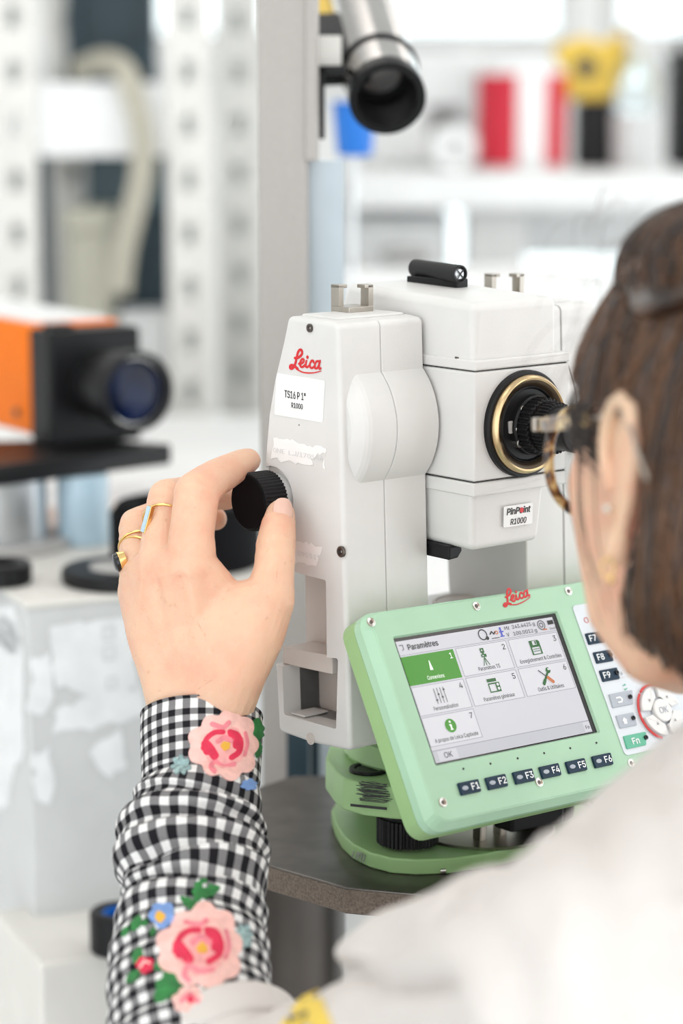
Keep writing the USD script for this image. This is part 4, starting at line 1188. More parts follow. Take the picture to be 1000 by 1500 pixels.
sflat('screen_icon', unary_union([LineString(kx([(54.4, -5.0), (55.6, -3.9), (56.6, -5.2), (57.6, -4.2)])).buffer(.0003), R_(54.6, -7.0, 59.2, -7.3)]), 'screen_text', 3)
sflat('screen_icon', Point(.0584, -.0047).buffer(.0009).difference(Point(.0584, -.0047).buffer(.0005)), 'screen_orange', 3)
sflat('screen_icon', unary_union([R_(60.6, -2.6, 61.6, -6.6), R_(60.1, -4.4, 62.6, -5.0), R_(59.9, -6.6, 62.4, -7.1)]), 'screen_blue', 3)
sflat('screen_icon', unary_union([Point(.0862, -.0046).buffer(.0023).difference(Point(.0862, -.0046).buffer(.0019)), Point(.0862, -.0046).buffer(.0012).difference(Point(.0862, -.0046).buffer(.0008))]), 'screen_grey_text', 3)
sflat('screen_icon', R_(86.4, -6.6, 88.8, -7.2), 'screen_orange', 4)
sflat('screen_icon', R_(90.4, -3.0, 94.0, -5.0), 'screen_text', 3)
stext('14:40', 90.4, -7.4, 1.0, width=3.9)

# keys
def key(name, cx, cy, wx=12.0, wy=5.6, mat='key_navy', skew=-.6, parent=None):
    P = rounded(kx([(cx - wx / 2, cy + wy / 2), (cx + wx / 2, cy + wy / 2), (cx + wx / 2 + skew, cy - wy / 2), (cx - wx / 2 + skew * .2, cy - wy / 2)]), .0006)
    return part(parent or ctl, name, KB.put(prism(P, -.0002, .0011, .0004, 2)), mat, smooth=30)
def legend(s, a, b, hgt, mat='key_legend', width=None, lift=.0012, align='l'):
    part(ctl, 'key_legend', text_on(KB, s, a * .001, b * .001, hgt * .001, None if width is None else width * .001, h=lift, depth=.0001, bold=True, align=align), mat, smooth=False)
FK = [(686.5, 1153.8), (726.2, 1146), (766, 1137.9), (804.7, 1130), (843, 1122.5), (881.4, 1114.4)]
mark_pts = []
for k, p in enumerate(FK):
    a, b = KB.px(*p) * 1000
    key('function_key', a, b)
    legend(f'F{k + 1}', a + .6, b - 1.4, 2.9, width=4.4)
    part(ctl, 'key_bump', KB.put(trimesh.creation.icosphere(2, .0011).apply_transform(np.diag([1.6, .9, .35, 1])).apply_translation([(a - 2.9) * .001, b * .001, .0011])), 'key_grey')
    part(ctl, 'indicator_dot', flat(KB, Point(a * .001 + .0004, b * .001 + .0085).buffer(.0005), .0001, .0001), 'ink_black', smooth=False)
pad = rounded(kx([(107.6, 1.8), (162, 1.8), (162, -71.6), (107.6, -71.6)]), .002)
part(ctl, 'keypad', flat(KB, pad, .0001, .0003), 'keypad_white', smooth=False)
def bumpat(px_, py_, r=.0011):
    a, b = KB.px(px_, py_)
    m1 = trimesh.creation.cylinder(radius=r, height=.0012, sections=20).apply_translation([a, b, .0008])
    m2 = lathe([(r * .2, .0012), (r, .0012), (r, .0018), (r * .5, .0019), (r * .2, .0012)], 16).apply_translation([a, b, 0])
    part(ctl, 'key_bump', KB.put([m1, m2]), 'black_gloss', smooth=30)
for k, p in enumerate(((871, 935), (882.5, 962.5), (891.5, 989))):
    a, b = KB.px(*p) * 1000
    key('function_key', a, b, 11.6, 5.6)
    legend(f'F{k + 7}', a - 4.6, b - 1.4, 2.9, width=4.4)
    bumpat(p[0] + 9, p[1] - 2.5)
for p in ((869.5, 906), (910.5, 957), (921, 983), (943, 980)):
    bumpat(*p)
q = KB.px(857.5, 909)
part(ctl, 'power_mark', flat(KB, Point(q).buffer(.0014).difference(Point(q).buffer(.0011)), .0005, .0001), 'nav_red', smooth=False)
legend('=', *(KB.px(900, 966) * 1000), 2.0, 'key_grey', lift=.0006)
legend('+', *(KB.px(908, 990) * 1000), 2.2, 'key_grey', lift=.0006)
part(ctl, 'keypad_line', flat(KB, LineString([KB.px(905, 994), KB.px(985, 980)]).buffer(.00012), .0005, .0001), 'ink_faint', smooth=False)
a, b = KB.px(910.5, 1024.5) * 1000
key('grey_key', a, b, 15.5, 6.6, 'key_grey', -2.6); bumpat(920, 1022)
part(ctl, 'key_legend', flat(KB, LineString([(a * .001 - .004, b * .001 - .0013), (a * .001 - .0018, b * .001 - .0013), (a * .001 - .001, b * .001 - .0002), (a * .001 - .0018, b * .001 + .0009), (a * .001 - .0042, b * .001 + .0009)]).buffer(.0004), .0012, .0001), 'key_legend', smooth=False)
a, b = KB.px(916, 1056) * 1000
key('grey_key', a, b, 11.5, 6.2, 'key_grey', -.4); bumpat(924.5, 1053)
part(ctl, 'key_legend', flat(KB, Polygon([((a + x) * .001, (b + y) * .001) for x, y in ((-3.2, 0), (-1.6, 1.6), (0, 0), (-.6, 0), (-.6, -1.6), (-2.6, -1.6), (-2.6, 0))]), .0012, .0001), 'key_legend', smooth=False)
a, b = KB.px(931, 1085) * 1000
key('fn_key', a, b, 15, 6.2, 'key_green', -3.0); bumpat(943, 1081.5)
legend('Fn', a - 3.6, b - 1.6, 2.9, width=4.6)
part(ctl, 'keypad_icon', flat(KB, affinity.translate(unary_union([LineString(kx([(-1, .8), (.8, 1), (.2, 1.4)])).buffer(.0002), LineString(kx([(1, -.8), (-.8, -1), (-.2, -1.4)])).buffer(.0002)]), *KB.px(914, 1007)), .0005, .0001), 'key_green', smooth=False)
# navigation wheel
nc = KB.px(964.5, 1043)
def at_nav(g):
    return affinity.translate(g, *nc)
def arc(r0, r1, a0, a1, n=24):
    t = np.radians(np.linspace(a0, a1, n))
    return Polygon(np.vstack([np.column_stack([r1 * np.cos(t), r1 * np.sin(t)]), np.column_stack([r0 * np.cos(t[::-1]), r0 * np.sin(t[::-1])])]))
part(ctl, 'wheel_base', KB.put(prism(at_nav(Point(0, 0).buffer(.0142, quad_segs=16)), .0001, .0009, .0003, 2)), 'keypad_white')
for a0, a1 in ((52, 128), (132, 250)):
    part(ctl, 'red_arc', flat(KB, at_nav(arc(.0128, .0140, a0, a1)), .0010, .0004), 'nav_red', smooth=False)
for k in range(4):
    part(ctl, 'arrow_key', KB.put(prism(at_nav(arc(.0066, .0122, k * 90 + 8, k * 90 + 82).buffer(-.0002).buffer(.0002)), .0008, .0026, .0005, 2)), 'label_white')
    part(ctl, 'arrow_mark', flat(KB, at_nav(affinity.rotate(Polygon(kx([(9, 0), (7.8, .8), (7.8, -.8)])), k * 90 + 45 + 0, origin=(0, 0))), .0027, .0001), 'ink_grey', smooth=False)
part(ctl, 'ok_key', KB.put(prism(at_nav(Point(0, 0).buffer(.0056, quad_segs=12)), .0008, .0034, .0008, 3)), 'label_white')
part(ctl, 'ok_key_rim', KB.put(prism(at_nav(Point(0, 0).buffer(.0063, quad_segs=12)), .0006, .0014, .0003, 2)), 'key_grey')
part(ctl, 'key_legend', text_on(KB, 'OK', nc[0], nc[1] - .0015, .003, h=.0035, depth=.0001, align='c'), 'key_grey', smooth=False)
# panel screws
for p in ((543, 911.5), (697, 888), (832, 866), (648, 1175.5), (789, 1146), (924, 1118)):
    a, b = KB.px(*p)
    part(ctl, 'panel_screw', KB.put(lathe([(.0010, .0), (.0021, .0), (.0021, .0004), (.0018, .0005), (.0014, .0003), (.0010, .0002), (.0010, .0)], 20).apply_translation([a, b, 0])), 'bright_metal')
    part(ctl, 'screw_socket', KB.put(lathe([(0, .0), (.0011, .0), (.0011, .0002), (0, .0002)], 12).apply_translation([a, b, 0])), 'screw_dark')
# red script logo on the controller's top edge
lo0, lo1 = KB.px(740, 896), KB.px(781, 888)
Lw = lo1[0] - lo0[0]
def tokb(x, y):
    o = OUT.px(380 + 277 / 6.25, 480 + 400 / 6.25)
    q = OUT.px(380 + x / 6.25, 480 + y / 6.25) - o
    w_ = OUT.px(380 + 565 / 6.25, 480 + 400 / 6.25)[0] - o[0]
    s_ = Lw / w_
    return np.array([lo0[0] + q[0] * s_, lo0[1] + .0012 + q[1] * s_ + q[0] * s_ * .12])
part(ctl, 'red_script_logo', flat(KB, logo_shape(tokb), .0001, .0002), 'logo_red', smooth=False)
# cable leaving the instrument at the right
cp = [I(62, 20, 30), at(858, 1150, 1.14), at(872, 1175, 1.15), at(880, 1195, 1.14), at(884, 1230, 1.10)]
single('black_cable', tube(smooth_pts(cp, 8), .0022, 10), 'black_rubber', 'thin black cable dangling behind the right end of the controller', 'cable')
# ------------------------------------------------------------------ the person
def ball(p, r, n=24):
    return Manifold.sphere(float(r), n).translate([float(x) for x in p])


def ell(p, r, n=40, M=None):
    m = Manifold.sphere(1.0, n).scale([float(x) for x in r])
    if M is not None:
        m = m.transform(M)
    return m.translate([float(x) for x in p])


def chain(pts, n=24):
    """Hulls of consecutive balls (p, r)."""
    return [Manifold.batch_hull([ball(a[0], a[1], n), ball(b[0], b[1], n)]) for a, b in zip(pts[:-1], pts[1:])]


def union(ms):
    return Manifold.batch_boolean(ms, OpType.Add)


def soften(m, length, iters, lam=.5, nu=.53):
    t = tri(m.refine_to_length(length))
    t = trimesh.Trimesh(t.vertices, t.faces, process=True)
    trimesh.smoothing.filter_taubin(t, lamb=lam, nu=nu, iterations=iters)
    return t


# head frame: x to her left, y forward, z up (mm), origin between the eyes' level and the ear canals
psi, pit = math.radians(19), math.radians(5)
hf0 = np.array([-math.sin(psi), math.cos(psi), 0]); hL = np.array([-math.cos(psi), -math.sin(psi), 0])
hF = hf0 * math.cos(pit) - IZ * math.sin(pit); hU = hf0 * math.sin(pit) + IZ * math.cos(pit)
HO = at(895, 700, .885) - hL * .080 + hF * .005 + hU * .015


def hd(x, y, z):
    return HO + (hL * x + hF * y + hU * z) * .001


HM = np.column_stack([hL, hF, hU])
def hell(c, r, n=48):
    M = np.column_stack([HM, np.zeros(3)])
    return Manifold.sphere(1.0, n).scale([x * .001 for x in r]).transform(M).translate([float(x) for x in hd(*c)])
def hchain(pts):
    return chain([(hd(*p[:3]), p[3] * .001) for p in pts])
def hhull(pts):
    return Manifold.batch_hull([ball(hd(*p[:3]), p[3] * .001) for p in pts])

head = [hell((0, -8, 18), (74, 96, 62)),
        hhull([(s * 28, 46, 34, 28) for s in (-1, 1)] + [(s * 52, 48, -24, 20) for s in (-1, 1)] + [(s * 58, 28, -68, 16) for s in (-1, 1)] + [(s * 53, 16, -82, 15) for s in (-1, 1)] + [(s * 13, 74, -98, 14) for s in (-1, 1)] + [(s * 24, 66, -62, 22) for s in (-1, 1)] + [(s * 50, -10, -20, 22) for s in (-1, 1)]),
        hhull([(0, -22, -50, 54), (0, -48, -150, 54)]), hhull([(0, -48, -150, 54), (40, -60, -190, 45), (-40, -60, -190, 45)]),
        hhull([(0, 84, 4, 6), (0, 101, -30, 8.5), (9, 90, -37, 6.5), (-9, 90, -37, 6.5)])]
for s in (-1, 1):
    head += hchain([(s * 12, 82, 15, 7), (s * 30, 78, 19, 7.5), (s * 46, 64, 14, 7)])          # brow
    head.append(hell((s * 31, 69, 0), (15, 13, 11)))                                          # lids
    head.append(hell((s * 42, 60, -28), (22, 20, 18)))                                        # cheek
head += hchain([(-18, 80, -69, 4.5), (-6, 88, -65, 5.5), (6, 88, -65, 5.5), (18, 80, -69, 4.5)])   # upper lip
head += hchain([(-15, 80, -75, 4.5), (0, 87, -77, 6.5), (15, 80, -75, 4.5)])                       # lower lip
head.append(hell((0, 80, -100), (16, 12, 11)))
# ears
for s in (-1, 1):
    fl = math.radians(6)
    def ep(p, q, o=0.0, s=s):        # p forward in the ear, q up, o outwards
        return (s * (76 + o * math.cos(fl) - p * math.sin(fl) + 4), -17 + p * math.cos(fl) + o * math.sin(fl) * .3 - q * .15, -14 + q)
    rim = [(9, 0), (14, 9), (13, 19), (7, 26), (-2, 28.5), (-11, 25), (-15, 15), (-14.5, 4), (-11, -8), (-6, -18)]
    pts = [(*ep(p, q, 3.0), 3.1) for p, q in rim] + [(*ep(-2, -27, 2.5), 5.2), (*ep(4, -24, 1.5), 4.2)]
    head += hchain(pts)
    head.append(hhull([(*ep(p * .85, q * .9, -.5), 2.2) for p, q in rim] + [(*ep(-1, -24, 0), 3)]))
    head += hchain([(*ep(-6, 15, 2.6), 2.4), (*ep(-8, 5, 2.8), 2.6), (*ep(-5, -8, 2.6), 2.6), (*ep(3, -13, 2.5), 3.0)])
    head += hchain([(*ep(8, -3, 2.2), 3.2), (*ep(9, 3, 2.0), 2.6)])
    head.append(hhull([(s * 71, -10, -14, 9), (s * 75, -18, -4, 7), (s * 73, -14, -28, 6)]))
head_mesh = soften(union(head), .0035, 14)

# left hand (measured joints)
J = {'wl': (at(261, 1040, 1.066), .0132), 'wr': (at(322, 1042, 1.062), .0142),
     'i1': (at(279, 832, 1.058), .0118), 'm1': (at(236, 836, 1.068), .0112), 'r1': (at(209, 846, 1.082), .0104), 'p1': (at(204, 868, 1.096), .0098),
     'pl': (at(232, 930, 1.075), .0140), 'pl2': (at(250, 985, 1.072), .0140), 'pm': (at(300, 905, 1.064), .0135),
     'cmc': (at(345, 985, 1.056), .0135), 'thn': (at(370, 930, 1.056), .0138), 'tm': (at(393.5, 880, 1.056), .0112)}
hand = []
H_ = lambda *ks: Manifold.batch_hull([ball(*J[k]) for k in ks])
hand += [H_('wl', 'wr', 'pl2', 'cmc'), H_('pl2', 'cmc', 'pl', 'thn', 'pm'), H_('pl', 'pm', 'i1', 'm1', 'r1'), H_('pl', 'pl2', 'p1', 'r1'), H_('pm', 'thn', 'tm'), H_('pl', 'pm', 'm1', 'r1', 'p1')]
hand.append(Manifold.batch_hull([ball(*J['thn']), ball(*J['tm']), ball(at(345, 888, 1.062), .0075), ball(*J['pm'])]))
hand.append(Manifold.batch_hull([ball(at(345, 888, 1.062), .0075), ball(at(306, 862, 1.064), .0085), ball(*J['pm']), ball(*J['i1'])]))
FING = {
    'index': [(at(279, 832, 1.058), .0116), (at(281, 778, 1.060), .0098), (at(288.5, 722, 1.064), .0100), (at(310, 703, 1.076), .0083), (at(331, 692, 1.088), .0078), (at(353, 679.5, 1.098), .0066), (at(363, 675, 1.103), .0057)],
    'middle': [(at(236, 836, 1.068), .0112), (at(239, 780, 1.078), .0092), (at(246, 731, 1.088), .0092), (at(272, 723, 1.103), .0076), (at(300, 722, 1.115), .0072), (at(331, 728, 1.124), .0060)],
    'ring': [(at(209, 846, 1.082), .0104), (at(203, 810, 1.092), .0086), (at(202, 771, 1.104), .0086), (at(232, 755, 1.122), .0072), (at(268, 752, 1.132), .0070), (at(300, 758, 1.134), .0062), (at(315, 760, 1.134), .0054)],
    'little': [(at(204, 868, 1.096), .0098), (at(208, 838, 1.106), .0078), (at(215, 808, 1.118), .0074), (at(242, 795, 1.134), .0064), (at(266, 794, 1.142), .0061), (at(290, 799, 1.146), .0052)],
    'thumb': [(at(345, 985, 1.056), .0135), (at(393.5, 882, 1.056), .0112), (at(401, 835, 1.062), .0090), (at(404, 797, 1.068), .0087), (at(407.5, 770, 1.073), .0077), (at(410.5, 753, 1.077), .0064)]}
for k, c in FING.items():
    hand += chain(c, 28)
hand += chain([(at(268, 1100, 1.062), .0130), (at(261, 1040, 1.066), .0132)]) + chain([(at(318, 1100, 1.060), .0130), (at(322, 1042, 1.062), .0142)])
hand.append(Manifold.batch_hull([ball(at(268, 1100, 1.062), .013), ball(at(318, 1100, 1.060), .013), ball(*J['wl']), ball(*J['wr'])]))
hand_mesh = soften(union(hand), .0019, 12)
v = np.array(hand_mesh.vertices)
nr = np.array(hand_mesh.vertex_normals)
hand_mesh.vertices = v + nr * ((meshkit.fbm(v * 260, 3, 2) - .5) * .0006)[:, None]
def ridge(mesh, p0, p1, width, amp):
    v_ = np.array(mesh.vertices); nn_ = np.array(mesh.vertex_normals)
    q = v_ - EYE; d_ = q @ CF
    pp = np.column_stack([500 + FPX * (q @ CX) / d_, 750 - FPX * (q @ CU) / d_])
    p0, p1 = np.array(p0, float), np.array(p1, float)
    t_ = np.clip(((pp - p0) @ (p1 - p0)) / ((p1 - p0) @ (p1 - p0)), 0, 1)
    dist = np.linalg.norm(pp - (p0 + t_[:, None] * (p1 - p0)), axis=1)
    g = amp * np.exp(-(dist / width) ** 2) * np.sin(np.clip(t_ * .85 + .12, 0, 1) * math.pi) ** .6 * (nn_ @ -CF > 0.1)
    mesh.vertices = v_ + nn_ * g[:, None]
# tendons, knuckles and the groove between the fingers on the back of the hand
ridge(hand_mesh, (238, 850), (272, 985), 9, .0011)
ridge(hand_mesh, (280, 850), (292, 985), 10, .0009)
ridge(hand_mesh, (210, 860), (254, 985), 8, .0008)
for p_, w__, a__ in (((248, 838), 15, .0016), ((206, 846), 12, .0014), ((284, 836), 14, .0012)):
    ridge(hand_mesh, p_, (p_[0] + 1, p_[1] + 6), w__, a__)
ridge(hand_mesh, (262, 842), (268, 905), 7, -.0008)
ridge(hand_mesh, (228, 848), (240, 905), 6, -.0007)
# wrinkles at the joints
def creases(mesh, c, axis, spread, amp, n=3):
    v_ = np.array(mesh.vertices); nn_ = np.array(mesh.vertex_normals)
    q = v_ - c
    t = q @ (axis / np.linalg.norm(axis))
    rad = np.linalg.norm(q, axis=1)
    wgt = np.exp(-(rad / spread) ** 2)
    mesh.vertices = v_ - nn_ * (amp * wgt * np.cos(t / spread * math.pi * n))[:, None] * (nn_ @ -CF > 0)[:, None]
for k, i in (('index', 2), ('middle', 2), ('ring', 2), ('thumb', 3)):
    f_ = FING[k]
    creases(hand_mesh, f_[i][0] - CF * f_[i][1], f_[i + 1][0] - f_[i - 1][0], .009, .00050)

# forearm, upper arm, torso, right arm: under the clothes
LS = at(838, 1462, .76); LE = at(412, 1640, .945)
NB = at(1090, 1215, .84)
RS = np.array([.325, -.27, 1.255])
arm = chain([(at(292, 1110, 1.060), .0165), (at(286, 1300, 1.025), .0185), (at(290, 1480, .985), .022), (LE, .029), (LS, .034)], 24)
RE, RW = np.array([.455, -.33, 1.01]), np.array([.43, -.115, .905])
arm += chain([(RS, .034), (RE, .031), (RW, .020)], 24)
rdir = (RW - RE) / np.linalg.norm(RW - RE)
arm.append(Manifold.batch_hull([ball(RW, .02), ball(RW + rdir * .05, .016), ball(RW + rdir * .085 + IZ * .02, .010), ball(RW + rdir * .085 - IZ * .025, .009)]))
for q, (dz, L) in enumerate(((.026, .070), (.010, .080), (-.006, .074), (-.022, .058))):
    b_ = RW + rdir * .085 + IZ * dz
    arm += chain([(b_, .0095), (b_ + rdir * L * .5 - CX * .006, .0085), (b_ + rdir * L * .85 - CX * .022, .0075)], 16)
arm += chain([(RW + rdir * .02 + IZ * .01, .013), (RW + rdir * .06 + IZ * .04 - CX * .02, .010), (RW + rdir * .09 + IZ * .045 - CX * .03, .008)], 16)
HIP = np.array([.29, -.56, .88])
MT = (LS + RS) / 2 - IZ * .15 - CF * .03
arm += [Manifold.batch_hull([ball(NB, .025), ball(LS, .028), ball(RS, .030), ball(MT, .082)]), Manifold.batch_hull([ball(MT, .082), ball(HIP, .115)]), Manifold.batch_hull([ball(NB, .030), ball(hd(0, -50, -160), .045)])]
limb_mesh = soften(union(arm), .012, 6)
body_m = to_man(head_mesh) + to_man(hand_mesh) + to_man(limb_mesh)
pe_loc = np.array([.29, -.55, 0.0])
person = thing('person', 'woman in white coat with brown bobbed hair looking into the telescope, hand on the knob', 'person', pe_loc)
body = part(person, 'body', body_m, 'skin', smooth=True)

# nails
def nail(o, axis, nrm, L, Wd):
    axis = axis / np.linalg.norm(axis); nrm = nrm - axis * (nrm @ axis); nrm /= np.linalg.norm(nrm)
    s = np.cross(axis, nrm)
    M = np.eye(4); M[:3, 0], M[:3, 1], M[:3, 2], M[:3, 3] = s, axis, nrm, o
    m = trimesh.creation.icosphere(3, 1.0)
    q = np.array(m.vertices)
    q = np.sign(q) * np.abs(q) ** .8
    q = q * np.array([Wd / 2, L / 2, .0009])
    q[:, 2] -= (q[:, 0] / (Wd / 2)) ** 2 * .0013
    return trimesh.Trimesh(q, m.faces, process=False).apply_transform(M)
tb_, tt_ = FING['thumb'][-2], FING['thumb'][-1]
part(body, 'nail', nail(at(415.5, 748, 1.0694), at(413, 734, 1.0725) - at(415, 765, 1.070), -CF * .93 + CX * .30 + CU * .10, .0118, .0092), 'nail')
# eyes, inside the lids
for s in (-1, 1):
    e_ = part(body, 'eye', tri(hell((s * 31, 73, -1), (10.5, 10.5, 9))), 'eye_white')
    part(person, 'iris', cyl(hd(s * 31, 82.8, -1), hd(s * 31, 83.8, -1), .0052, 24), 'iris_brown')
part(person, 'lips', [tri(m) for m in hchain([(-15, 83, -69.5, 3.4), (-5, 91, -66.5, 3.8), (5, 91, -66.5, 3.8), (15, 83, -69.5, 3.4)]) + hchain([(-12, 83, -74.5, 3.6), (0, 90, -76, 4.6), (12, 83, -74.5, 3.6)])], 'lip')

# ------------------------------------------------------------------ hair
HC = np.array([0, -10.0, 5.0])
ELL = [((0, -12, -16), (90, 107, 104)), ((0, -35, -30), (86, 78, 96))]
def hair_r(D):
    out = np.zeros(len(D))
    for c, r in ELL:
        c, r = np.array(c, float), np.array(r, float)
        o = (HC - c) / r; d = D / r
        A = (d * d).sum(1); B = (d * o).sum(1); Cc = (o * o).sum() - 1
        out = np.maximum(out, (-B + np.sqrt(np.maximum(B * B - A * Cc, 0))) / A)
    p = HC + D * out[:, None]
    dip = np.exp(-((p[:, 1] + 20) / 24) ** 2 - ((p[:, 2] + 18) / 34) ** 2) * (np.abs(p[:, 0]) > 40)
    out *= 1 - .15 * dip
    return out
def hair_keep(p, jag):
    x, y, z = p[:, 0], p[:, 1], p[:, 2]
    yl = np.interp(z, [-120, -75, -60, -50, -24, 4, 12, 26, 50, 75, 100], [-12, -2, -6, -16, -32, -28, 12, 36, 66, 88, 92])
    return (y < yl + jag * 6) & (z > -79 + jag * 9 + np.where(y < -40, -6, 0))
na, nb_ = 200, 150
ph = np.linspace(0, 2 * math.pi, na, endpoint=False); th = np.linspace(.02, math.pi - .05, nb_)
PH, TH_ = np.meshgrid(ph, th)
D = np.stack([np.sin(TH_) * np.cos(PH), np.sin(TH_) * np.sin(PH), np.cos(TH_)], -1).reshape(-1, 3)
crown = np.array([8, -34, 0.0])
rr_ = hair_r(D)
# locks: grooves that run from the crown downwards
lon = np.arctan2(D[:, 1] + .3, D[:, 0])
lock = meshkit.noise(np.column_stack([np.cos(lon) * 9, np.sin(lon) * 9, D[:, 2] * 1.6]), 5) - .5 + .6 * (meshkit.noise(np.column_stack([np.cos(lon) * 26, np.sin(lon) * 26, D[:, 2] * 2.2]), 9) - .5)
rr_ = rr_ + lock * 5.0
P = HC + D * rr_[:, None]
keep = hair_keep(P, (meshkit.noise(P * .16, 3) - .5) * 2)
quads = []
for i in range(nb_ - 1):
    for j in range(na):
        j2 = (j + 1) % na
        q = (i * na + j, (i + 1) * na + j, (i + 1) * na + j2, i * na + j2)
        if keep[list(q)].all():
            quads.append(q)
quads = np.array(quads)
Fo = np.vstack([quads[:, [0, 1, 2]], quads[:, [0, 2, 3]]])
inner_P = HC + D * (rr_ - 9)[:, None]
n0 = len(P)
edges = {}
for f in Fo:
    for a, b in ((f[0], f[1]), (f[1], f[2]), (f[2], f[0])):
        edges[(a, b)] = 1
bd = [(a, b) for (a, b) in edges if (b, a) not in edges]
wallf = [t for a, b in bd for t in ((a, b + n0, b), (a, a + n0, b + n0))]
VV = np.vstack([P, inner_P]) * .001
VV = HO + VV @ HM.T
cap_mesh = trimesh.Trimesh(VV, np.vstack([Fo, Fo[:, ::-1] + n0, np.array(wallf)]), process=False)
cap_mesh.remove_unreferenced_vertices()
hair = part(person, 'hair', cap_mesh, 'hair', smooth=True)
# the pinned up twist on the crown
def twist_pt(a, b):
    c = np.array([50, -25, 58.0]); r = np.array([30, 46, 26.0])
    return c + np.stack([np.sin(a) * np.cos(b) * r[0], np.sin(a) * np.sin(b) * r[1], np.cos(a) * r[2]], -1)
tw = trimesh.creation.icosphere(5, 1.0)
q = np.array(tw.vertices)
ang = np.arctan2(q[:, 2], q[:, 0])
bumpy = 1 + .05 * np.sin(ang * 9 + q[:, 1] * 3) + .06 * (meshkit.noise(q * 3.1, 4) - .5)
q = np.array([52, -30, 58.0]) + q * bumpy[:, None] * np.array([29, 42, 25])
part(hair, 'hair_twist', trimesh.Trimesh(HO + (q * .001) @ HM.T, tw.faces, process=False), 'hair', smooth=True)

def strands(name, curves, w0, mat, parent, wtip=.3):
    path = numbered(parent, name)
    c = UsdGeom.BasisCurves.Define(stage, path)
    pts = np.vstack(curves) - pe_loc
    wd = np.concatenate([np.linspace(w0, w0 * wtip, len(k)) * s for k, s in zip(curves, rng.uniform(.7, 1.3, len(curves)))])
    c.CreatePointsAttr(Vt.Vec3fArray.FromNumpy(pts.astype(np.float32)))
    c.CreateCurveVertexCountsAttr(Vt.IntArray.FromNumpy(np.array([len(k) for k in curves], np.int32)))
    c.CreateWidthsAttr(Vt.FloatArray.FromNumpy(wd.astype(np.float32)))
    c.SetWidthsInterpolation('vertex')
    c.CreateTypeAttr('linear')
    UsdShade.MaterialBindingAPI.Apply(c.GetPrim()).Bind(MATS[mat])
    meta(c.GetPrim(), None, None, None, 'stuff')
pbr('hair_dark', (0.010, 0.0045, 0.003), .28, specular_ior_level=.7)
pbr('hair_mid', (0.045, 0.019, 0.008), .28, specular_ior_level=.7)
pbr('hair_light', (0.125, 0.053, 0.020), .30)
# strands flow from the crown over the surface
def flow(n, seed, lift):
    r_ = np.random.default_rng(seed)
    out = []
    a = r_.uniform(0, 2 * math.pi, n); t = np.arccos(r_.uniform(-.6, .99, n))
    for k in range(n):
        d = np.array([math.sin(t[k]) * math.cos(a[k]), math.sin(t[k]) * math.sin(a[k]), math.cos(t[k])])
        pts = []
        cr = np.array([.10, -.30, .95]); cr /= np.linalg.norm(cr)
        lf = lift * r_.uniform(.3, 1.2)
        wob = r_.normal(0, .02)
        for s in range(r_.integers(8, 16)):
            rad = hair_r(d[None])[0] + lf + 2.0
            p = HC + d * rad
            if not hair_keep(p[None], np.zeros(1))[0]:
                break
            pts.append(HO + HM @ (p * .001))
            g = d - cr
            g = g - d * (g @ d)
            g /= max(np.linalg.norm(g), 1e-6)
            g = g + np.array([0, -.38 if (p[1] > -30 and p[2] > -5) else .05, -.25])
            sw = np.cross(d, g) * wob * math.sin(s * .9)
            g = g - d * (g @ d)
            d = d + g / np.linalg.norm(g) * .075 + sw
            d /= np.linalg.norm(d)
        if len(pts) >= 4:
            out.append(np.array(pts))
    return out
strands('hair_strands', flow(420, 11, 1.0), .0026, 'hair_dark', hair)
strands('hair_strands', flow(260, 12, 1.3), .0020, 'hair_light', hair)
strands('hair_strands', flow(1300, 1, 1.2), .00075, 'hair_mid', hair)
strands('hair_strands', flow(900, 2, 2.0), .0007, 'hair_light', hair)
strands('hair_strands', flow(1300, 3, .8), .0008, 'hair_dark', hair)
# strands of the twist and fly-away hairs
tws = []
for k in range(700):
    x0 = rng.uniform(-.95, .95)
    ph0 = rng.uniform(-.3, 2.2)
    seg = np.linspace(0, rng.uniform(.9, 1.9), 9)
    yy_ = x0 + .12 * np.sin(seg * 2 + k)
    rad_ = np.sqrt(np.maximum(1 - np.clip(yy_, -.98, .98) ** 2, .03))
    q = np.column_stack([np.cos(ph0 + seg) * rad_ * 29, yy_ * 42, np.sin(ph0 + seg) * rad_ * 25]) * rng.uniform(1.01, 1.08)
    tws.append(HO + ((q + np.array([52, -30, 58])) * .001) @ HM.T)
strands('hair_strands', tws[:260], .0007, 'hair_dark', hair)
strands('hair_strands', tws[260:480], .0007, 'hair_mid', hair)
strands('hair_strands', tws[480:], .0006, 'hair_light', hair)
fly = []
for k in range(70):
    p0 = np.array([rng.uniform(62, 84), rng.uniform(-40, 30), rng.uniform(20, 92)])
    dr_ = np.array([rng.uniform(.4, 1), rng.uniform(-.5, .5), rng.uniform(-.7, .5)])
    L = rng.uniform(14, 34)
    t_ = np.linspace(0, 1, 8)[:, None]
    cv = p0 + dr_ * L * t_ + np.array([-.3, rng.normal(0, .3), -.9]) * L * .9 * t_ ** 2
    fly.append(HO + (cv * .001) @ HM.T)
strands('flyaway_hair', fly, .00016, 'hair_mid', hair, .6)
# fine hairs in front of and below the ear
wis = []
for k in range(156):
    p0 = np.array([76 + rng.uniform(0, 4), rng.uniform(10, 30), rng.uniform(0, 16)])
    t_ = np.linspace(0, 1, 9)[:, None]
    L = rng.uniform(5, 18) if k < 150 else rng.uniform(60, 80)
    cv = p0 + np.array([-1.5, -10 - rng.uniform(0, 8), -L]) * t_ + np.array([3.5, 5, 0]) * np.sin(t_ * 3)
    wis.append(HO + (cv * .001) @ HM.T)
strands('sideburn_hair', wis, .0006, 'hair_dark', hair)

